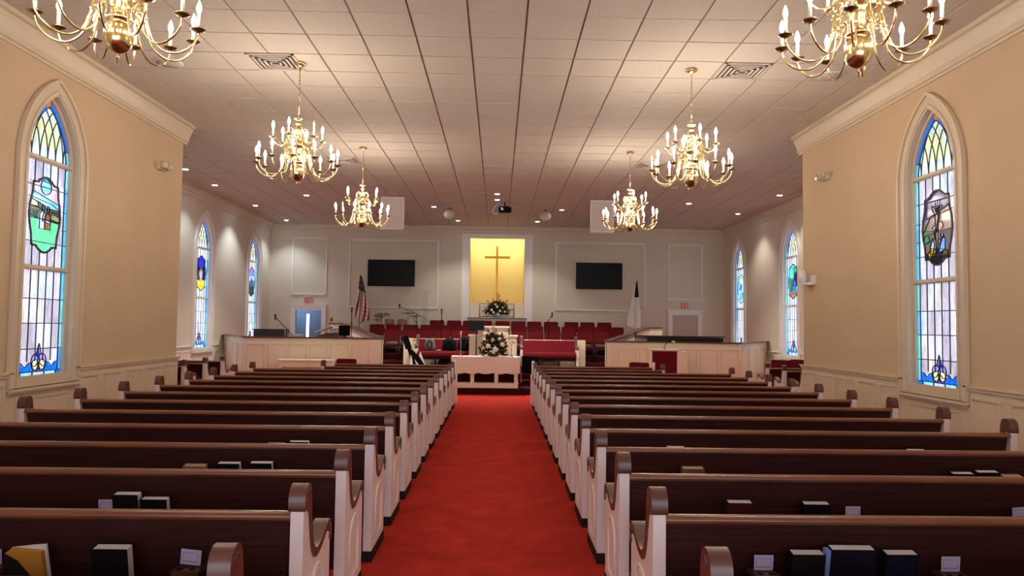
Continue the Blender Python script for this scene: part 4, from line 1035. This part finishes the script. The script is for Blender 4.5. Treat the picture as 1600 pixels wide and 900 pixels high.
for i in range(3): nb.box(-.05, .05, -.03, .03, 0, .004, M=Matrix.Translation((.02 * i, 0, .0045 * i)) @ Matrix.Rotation(.2 + .2 * i, 4, 'Z'))
o = nb.build('sheet_music', M_paper); tag(o, 'loose sheets of paper on the red pew between the bags', 'papers'); o.location = (-1.60, 19.87, .857)
bag(-.935, 20.08, .402, .19, .10, .24, (18, 17, 18), 'black case on the floor under the left red pew', False)
bag(-1.425, 20.08, .402, .2, .10, .22, (26, 24, 24), 'dark case on the floor under the middle of the left red pew', False)
bag(.90, 20.08, .402, .19, .10, .24, (20, 20, 22), 'black case on the floor under the right red pew', False)
bx_ = MB().cbox(-.2, .2, -.12, .12, 0, .2, .01); o = bx_.build('storage_box', mat('wicker_box', (104, 84, 66), .8, vary=.2, scale=50)); tag(o, 'brown woven box on the floor under the right red pew', 'box'); o.location = (1.395, 20.08, .402)
# folded black and white music stand bag leaning
ms = thing('folding_stand', 'black folding stand with white sheets leaning before the left red pew', 'music stand', (-2.13, 19.3, .40), .1)
Mx = Matrix.Rotation(math.radians(-18), 4, 'Y')
MB().box(-.05, .05, -.02, .02, .0, .88, M=Mx).box(-.09, .07, -.04, .02, .55, .88, M=Mx).build('stand_body', M_black, ms)
MB().prism([(-.02, .0), (.30, .0), (.12, .45)], 'y', -.05, -.045).prism([(-.16, .0), (-.04, .0), (-.12, .42)], 'y', -.05, -.045).build('white_sheet', M_paper, ms)
MB().prism([(-.1, .50), (.1, .32), (.30, .0), (.2, .0), (-.04, .26), (-.16, .42)], 'y', -.06, -.052).build('strap_panel', M_black, ms)

# floor monitor wedge right of the steps
fm = thing('floor_monitor', 'black wedge stage monitor on the platform right of the communion table', 'speaker', (.80, 18.05, .40), -.3)
MB().prism([(-.2, 0), (.2, 0), (.2, .16), (-.02, .42), (-.2, .42)], 'x', -.17, .17).build('cabinet', M_black, fm)
MB().prism([(-.205, .03), (-.2, .03), (-.2, .39), (-.205, .39)], 'x', -.15, .15).build('grille', mat('grille_dark', (16, 16, 18), .8, spec=.05), fm)

# ------------------------------------------------------------------ choir chairs
def make_chair(label):
    t = thing('banquet_chair', label, 'chair')
    MB().cbox(-.21, .21, -.22, .20, .41, .47, .02).build('seat', M_chair, t)
    Mb = Matrix.Translation((0, .19, .55)) @ Matrix.Rotation(math.radians(-8), 4, 'X')
    MB().cbox(-.228, .228, -.025, .025, 0, .335, .02, M=Mb).build('backrest', M_chair, t)
    fr = MB()
    for s in (-1, 1): fr.tube([(s * .2, .18, .41), (s * .2, .185, .52), (s * .2, .235, .80)], .011, 6)
    fr.tube([(-.2, -.2, .40), (.2, -.2, .40), (.2, .18, .40), (-.2, .18, .40)], .010, 6, closed=True)
    fr.build('frame', M_frame, t)
    for s in (-1, 1):
        for y, f in ((-.2, -.03), (.18, .06)): MB().tube([(s * .2, y, .41), (s * .205, y + f, 0)], .011, 6).build('leg', M_frame, t)
    st_ = MB(); st_.tube([(-.2, -.215, .2), (.2, -.215, .2)], .008, 5); 
    for s in (-1, 1): st_.tube([(s * .2, -.21, .2), (s * .2, .21, .2)], .008, 5)
    st_.build('stretcher', M_frame, t)
    return t
def px2x(px, Y): return (px - 777.5) / 1157 * Y
rows = [('back', 23.55, .80, [681, 708, 733, 757, 784, 809, 834, 861, 893, 918, 945]), ('middle', 22.65, .65, [587, 613, 640, 667, 693, 719, 811, 837, 864, 889, 914, 939, 964]), ('front', 21.5, .50, [611, 637, 663, 689, 715, 741, 811, 837, 863, 889, 915, 941])]
chair0 = None; names = {}
for rn, Y_, z_, pxs in rows:
    rnd = random.Random(4)
    for i, px in enumerate(pxs):
        X_ = px2x(px, Y_)
        lab = 'burgundy choir chair in the %s row, %s from the %s end' % (rn, ['first', 'second', 'third', 'fourth', 'fifth', 'sixth', 'seventh'][min(i, len(pxs) - 1 - i)], 'left' if i < len(pxs) / 2 else 'right')
        yy = Y_ + (.0 if not (rn == 'front' and px in (614, 913, 889, 940)) else .1)
        ang = PI + rnd.uniform(-.08, .08)
        # seats face the pews: the backrest is on +y, so no turn is needed
        if chair0 is None: chair0 = make_chair(lab); chair0['group'] = 'burgundy choir chairs'; chair0.location = (X_, yy, z_); chair0.rotation_euler = (0, 0, rnd.uniform(-.025, .025))
        else: dup(chair0, (X_, yy, z_), rnd.uniform(-.025, .025), lab, 'burgundy choir chairs')

dup(chair0, (5.95, 15.85, 0), -.9, 'red chair against the right wing wall, left one of two', 'red chairs in the right wing'); dup(chair0, (6.50, 16.2, 0), -.9, 'red chair against the right wing wall, right one of two', 'red chairs in the right wing')
c1 = dup(chair0, (-3.17, 15.85, 0), PI, 'red backed chair on the floor before the left pit, seen over the front pew', 'red chairs on the floor')
c2 = dup(chair0, (3.06, 15.85, 0), PI - .35, 'red backed chair on the floor before the right pit, beside the red lectern', 'red chairs on the floor')

c1.scale = c2.scale = (.92, .92, .92)
# white table before the left pit
wt = thing('side_table', 'long low white table against the left pit front', 'table', (-4.4, 17.35, 0))
MB().box(-.68, .72, -.2, .2, .67, .70).build('tabletop', M_trim, wt)
MB().box(-.62, .66, -.165, -.145, .54, .67).box(-.62, .66, .145, .165, .54, .67).build('apron', M_trim, wt)
for x in (-.64, .62):
    for y in (-.17, .11): MB().box(x, x + .06, y, y + .06, 0, .67).build('leg', M_trim, wt)
# lectern before the right pit
lc = thing('lectern', 'white lectern with a dark red cloth front before the right pit', 'lectern', (3.95, 17.3, 0))
MB().box(-.36, .33, .0, .3, 0, 1.02).box(.33, .50, .02, .28, 0, 1.0).build('body', M_trim, lc)
MB().box(-.34, .24, -.012, 0, .06, 1.0).build('red_front', M_red, lc)
MB().box(-.38, .34, -.03, .32, 1.02, 1.045).build('top', M_trim, lc)
mc = thing('gooseneck_lamp', 'brass gooseneck lamp curving above the red fronted lectern', 'lamp', (3.93, 17.45, 1.046))
MB().tube(smooth_path([(-.0, 0, 0), (.0, 0, .07), (.06, 0, .15), (.14, 0, .18), (.19, 0, .18)], 5), .008, 6).lathe([(.03, 0), (.03, .01), (.01, .015)], seg=12).build('gooseneck', M_black, mc)
MB().cbox(.17, .25, -.04, .04, .14, .20, .012).build('lamp_head', mat('pale_brass', (210, 190, 140), .4, metal=.5), mc)

# ------------------------------------------------------------------ instruments
M_pianob = mat('piano_black', (16, 17, 20), .18, coat=.5)
bxo = MB().cbox(-.38, .38, -.25, .25, 0, 1.36, .015).box(-.40, .40, -.27, .27, 1.36, 1.385); o = bxo.build('upright_piano', mat('dark_walnut', (46, 34, 32), .35, coat=.3)); tag(o, 'dark upright piano back rising behind the left pit wall', 'piano'); o.location = (-5.72, 18.85, 0)
og = thing('organ_console', 'red brown organ console behind the left pit wall', 'organ', (-4.15, 18.75, 0))
MB().box(-.62, .45, -.3, .3, 0, 1.18).prism([(-.62, 1.18), (-.45, 1.18), (-.1, 1.31), (.13, 1.32), (.16, 1.215), (.45, 1.215), (.45, 1.18)], 'y', -.3, .3).build('cabinet', mat('organ_wood', (96, 40, 32), .35, coat=.3), og)
MB().box(-.1, .12, -.306, -.3, 1.19, 1.29).build('fret_panel', mat('organ_fret', (70, 44, 34), .5), og)
MB().box(-.45, -.0, -.2, .12, 0, .045, M=Matrix.Translation((-.0, 0, 1.46)) @ Matrix.Rotation(math.radians(-22), 4, 'Y')).build('music_desk', mat('pale_wood', (196, 176, 156), .5), og)
MB().box(-.08, .12, -.1, .1, 1.325, 1.43).build('page_rest', mat('grey_plastic', (170, 164, 156), .5), og)
mo = thing('computer_monitor', 'small black monitor on the organ, seen from behind', 'monitor', (-3.84, 18.6, 1.217)); MB().cbox(-.14, .14, -.02, .02, .02, .28, .006).build('screen_case', M_black, mo); MB().box(-.04, .04, -.01, .04, 0, .04).build('foot', M_black, mo)
mx = thing('mixing_desk', 'small black and grey mixer with papers on the left pit ledge', 'mixer', (-5.05, 18.5, 0)); MB().box(-.22, .24, -.2, .2, 1.12, 1.2).build('case', M_black, mx); MB().box(-.1, .22, -.15, .1, 1.2, 1.26).build('control_panel', mat('grey_panel', (180, 178, 174), .5), mx)
for q in (-.19, .2): MB().tube([(q, 0, 0), (q, 0, 1.12)], .02, 8).build('leg', M_frame, mx)
gp = thing('grand_piano', 'black grand piano behind the right pit wall', 'piano', (4.62, 18.9, 0))
MB().prism([(-.95, -.65), (.95, -.65), (.95, .0), (.7, .35), (.2, .5), (-.2, .9), (-.7, 1.0), (-.95, .8)], 'z', .72, 1.31).build('case', M_pianob, gp)
MB().prism([(-.99, -.68), (.99, -.68), (.99, .02), (.72, .38), (.22, .54), (-.18, .94), (-.72, 1.04), (-.99, .84)], 'z', 1.32, 1.345).build('lid', M_pianob, gp)
for x, y in ((-.8, -.5), (.8, -.5), (-.5, .75)): MB().lathe([(.04, 0), (.05, .1), (.045, .6), (.07, .72)], (x, y, 0), 12).build('leg', M_pianob, gp)
def mic(x, y, z0, h, lab, boom=None, name='microphone_stand', side=0):
    m = thing(name, lab, 'microphone stand', (x, y, z0))
    s = MB(); s.tube([(0, 0, .02), (0, 0, h)], .011, 8); s.lathe([(.13, 0), (.13, .015), (.02, .03)], seg=16)
    s.ball((0, 0, h * .82), .025, 8)
    s.build('stand', M_black, m)
    tip = Vector((0, 0, h))
    if boom:
        tip = Vector(boom); b2 = Vector((0, 0, h)) - (tip - Vector((0, 0, h))) * .55
        MB().tube([b2, tip], .009, 6).build('boom', M_black, m)
    hd = MB(); hd.ball(tip + Vector((0, 0, .04)), .03, 10, sc=(1, 1, 1.2)); hd.tube([tip + Vector((0, 0, -.07)), tip + Vector((0, 0, .03))], .018, 8)
    hd.build('microphone', M_frame, m)
mic(-3.80, 19.28, 0, 1.90, 'straight black microphone stand before the flag'); mic(-1.60, 20.95, .50, 1.42, 'straight microphone stand behind the left red pew')
mic(1.42, 20.95, .50, 1.2, 'microphone stand behind the right red pew', (.10, -.02, 1.36))
mic(-5.12, 18.05, 0, 1.4, 'boom microphone stand above the mixer, left pit', (-.28, 0, 1.68)); mic(3.45, 18.6, 0, 1.36, 'short microphone stand beside the grand piano')
mic(-2.42, 21.95, .5, 1.35, 'boom microphone stand over the drums', (-.52, .1, 1.58))
mu = thing('music_stand', 'black music stand left of the pulpit top', 'music stand', (-.56, 19.1, .40))
MB().tube([(0, 0, .02), (0, 0, 1.1)], .012, 8).lathe([(.14, 0), (.12, .02), (.02, .03)], seg=12).build('stand', M_black, mu)
MB().box(-.2, .2, -.006, .006, 0, .26, M=Matrix.Translation((0, 0, 1.02)) @ Matrix.Rotation(math.radians(-20), 4, 'X')).build('desk', M_black, mu)
# drum kit
dr = thing('drum_kit', 'drum kit with cymbals behind the choir chairs on the left', 'drums', (-3.15, 23.55, .80))
M_drum = mat('drum_red_brown', (120, 60, 46), .3, coat=.4)
def drum(x, y, z, r, h, rx=0, rz_=0):
    Mx = Matrix.Translation((x, y, z)) @ Matrix.Rotation(rz_, 4, 'Z') @ Matrix.Rotation(rx, 4, 'X')
    d = MB().lathe([(r, -h / 2), (r, h / 2)], seg=20, M=Mx, caps=False).build('drum_shell', M_drum, dr)
    MB().lathe([(r * .97, h / 2 - .002), (.001, h / 2)], seg=20, M=Mx, caps=False).lathe([(r * .97, -h / 2 + .002), (.001, -h / 2)], seg=20, M=Mx, caps=False).build('drum_head', M_paper, d)
    MB().lathe([(r * 1.0, h / 2 - .02), (r * 1.05, h / 2 - .02), (r * 1.05, h / 2 + .005), (r, h / 2 + .005)], seg=20, M=Mx).build('hoop', M_chrome, d) if False else None
drum(0, 0, .27, .27, .36, PI / 2); drum(-.28, -.1, .78, .15, .2, -.15); drum(.12, -.1, .78, .15, .2, -.15); drum(.55, 0, .45, .2, .34, 0); drum(-.6, .1, .56, .17, .13, .1)
for x, y, z, r, tx in ((-.55, .1, 1.02, .25, .34), (.28, .05, 1.10, .25, .14), (-.72, .2, .88, .13, .2), (.5, -.1, 1.0, .16, -.2), (.5, .1, .72, .14, 0)):
    cs_ = MB().tube([(x, y, .0), (x, y, z)], .009, 6).tube([(x - .2, y, 0), (x, y, .35)], .007, 5).tube([(x + .2, y, 0), (x, y, .35)], .007, 5).build('cymbal_stand', M_chrome, dr)
    MB().lathe([(.001, .025), (.03, .022), (.04, .008), (r, -.004), (r, -.006), (.04, .004), (.001, .018)], seg=26, M=Matrix.Translation((x, y, z)) @ Matrix.Rotation(tx, 4, 'X')).build('cymbal', mat('cymbal_bronze', (126, 104, 70), .3, metal=.9), cs_)
# drum shield of clear acrylic panels
mg = bpy.data.materials.new('clear_acrylic'); mg.use_nodes = True
nt = mg.node_tree; nt.nodes.remove(nt.nodes['Principled BSDF'])
tb_ = nt.nodes.new('ShaderNodeBsdfTransparent'); gb = nt.nodes.new('ShaderNodeBsdfGlossy'); gb.inputs['Roughness'].default_value = .05; mxs = nt.nodes.new('ShaderNodeMixShader'); mxs.inputs[0].default_value = .06
tb_.inputs[0].default_value = (.95, .96, .96, 1)
nt.links.new(tb_.outputs[0], mxs.inputs[1]); nt.links.new(gb.outputs[0], mxs.inputs[2]); nt.links.new(mxs.outputs[0], nt.nodes['Material Output'].inputs[0])
ds = thing('drum_shield', 'clear acrylic shield panels around the drums', 'screen', (0, 0, .80))
for (xa, ya, xb, yb) in ((-4.3, 23.8, -3.56, 23.09), (-3.56, 23.09, -2.41, 23.09), (-2.41, 23.09, -2.26, 23.8)):
    A = Vector((xa, ya)); B = Vector((xb, yb)); L_ = (B - A).length; Mx = Matrix.Translation((xa, ya, 0)) @ Matrix.Rotation(math.atan2(yb - ya, xb - xa), 4, 'Z')
    pn = MB().box(0.006, L_ - .006, -.003, .003, .0, 1.84, M=Mx).build('acrylic_panel', mg, ds)
    MB().box(-.006, .006, -.007, .007, 0, 1.84, M=Mx).box(0, L_, -.005, .005, 1.50, 1.512, M=Mx).build('edge_strip', mat('clear_edge', (206, 206, 196), .3), pn)

# flags
def flag(x, y, z0, h, lab, kind, w):
    f = thing('flag', lab, 'flag', (x, y, z0))
    MB().tube([(0, 0, .03), (0, 0, h)], .014, 8).lathe([(.15, 0), (.14, .03), (.03, .06), (.02, .1)], seg=18).build('pole', mat('pole_wood', (92, 66, 44), .4), f)
    MB().lathe([(.012, h), (.025, h + .02), (.012, h + .05), (.02, h + .07), (.001, h + .12)], seg=10).build('finial', M_brass, f)
    mb = MB(); nu, nv = 30, 48; top = h - .04; ln = 1.38
    vs = []
    for j in range(nv + 1):
        t = j / nv; wd = .05 + w * min(1, t * 1.25) ** .9
        for i in range(nu + 1):
            s = i / nu
            xx = .02 + (s - .32) * wd + .04 * t * math.sin(s * 7)
            yy = -.05 - .045 * math.sin(s * 19 + t * 2.5) * (.3 + t) - .02 * math.sin(s * 5)
            vs.append((xx if kind == 'us' else -xx, yy, top - ln * t - .09 * (1 - abs(s - .4) * 2) * t))
    fs = []; mi = []
    b0 = 0
    mb.v = vs
    for j in range(nv):
        for i in range(nu):
            a = j * (nu + 1) + i; mb.f.append((a, a + 1, a + nu + 2, a + nu + 1)); mb.sm.append(True)
            s, t = i / nu, j / nv
            if kind == 'us':
                if t < .38 - .12 * (1 - s): k = 2 if (i * 7 + j * 3) % 11 else 1
                else: k = 0 if int((s * 8.0 + t * 3.2)) % 2 == 0 else 1
            else:
                k = 2 if t < .33 and s < .75 else 1
            mb.mi.append(k)
    mb.build('flag_cloth', [mat('flag_red', (150, 36, 50), .8), mat('flag_white', (236, 230, 224), .8), mat('flag_navy', (30, 32, 56), .8)], f)
flag(-4.28, 22.9, .0, 3.05, 'furled striped red and white national flag on a pole, left of the drums', 'us', .36)
flag(4.26, 22.7, .0, 2.98, 'white flag with a navy corner on a pole, beside the right television', 'ch', .32)
# cross moulding: lit podium light for the niche
for sx in (-.6, .5):
    L = bpy.data.lights.new('niche_lamp', 'AREA'); L.shape = 'RECTANGLE'; L.size = .5; L.size_y = .25; L.energy = 16; L.color = (1, .93, .62)
    o = bpy.data.objects.new('niche_lamp', L); C.objects.link(o); o.location = (sx, YB + .42, nz1 + .30); o.rotation_euler = (math.radians(20), 0, 0)

# ------------------------------------------------------------------ light
w = bpy.data.worlds.new('daylight'); bpy.context.scene.world = w; w.use_nodes = True
w.node_tree.nodes['Background'].inputs[0].default_value = (.74, .83, 1.0, 1); w.node_tree.nodes['Background'].inputs[1].default_value = 4.8
L = bpy.data.lights.new('rear_opening_portal', 'AREA'); L.shape = 'RECTANGLE'; L.size = 9.0; L.size_y = 3.4; L.cycles.is_portal = True  # guides sky sampling through the added rear opening
o = bpy.data.objects.new('rear_opening_portal', L); C.objects.link(o); o.location = (-.1, YR - .05, 1.7); o.rotation_euler = (math.radians(90), 0, PI)

# ------------------------------------------------------------------ camera
yaw, pitch, roll, f = .0179, .0496, .0134, 1157.0
fw = Vector((math.sin(yaw) * math.cos(pitch), math.cos(yaw) * math.cos(pitch), math.sin(pitch)))
rt = Vector((math.cos(yaw), -math.sin(yaw), 0)); up = rt.cross(fw)
r2 = rt * math.cos(roll) + up * math.sin(roll); u2 = up * math.cos(roll) - rt * math.sin(roll)
cd = bpy.data.cameras.new('camera'); cam = bpy.data.objects.new('camera', cd); C.objects.link(cam)
Mc = Matrix((r2, u2, -fw)).transposed().to_4x4(); Mc.translation = Vector((0, 0, 1.57)); cam.matrix_world = Mc
cd.sensor_width = 36; cd.lens = f / 1600 * 36; cd.clip_start = .05
bpy.context.scene.camera = cam
sc = bpy.context.scene
sc.view_settings.view_transform = 'Standard'; sc.view_settings.look = 'None'; sc.view_settings.gamma = 1; sc.view_settings.use_curve_mapping = False
sc.view_settings.exposure = 0.0
sc.cycles.max_bounces = 8; sc.cycles.diffuse_bounces = 5; sc.cycles.glossy_bounces = 3; sc.cycles.transmission_bounces = 4
sc.cycles.sample_clamp_indirect = 4.0
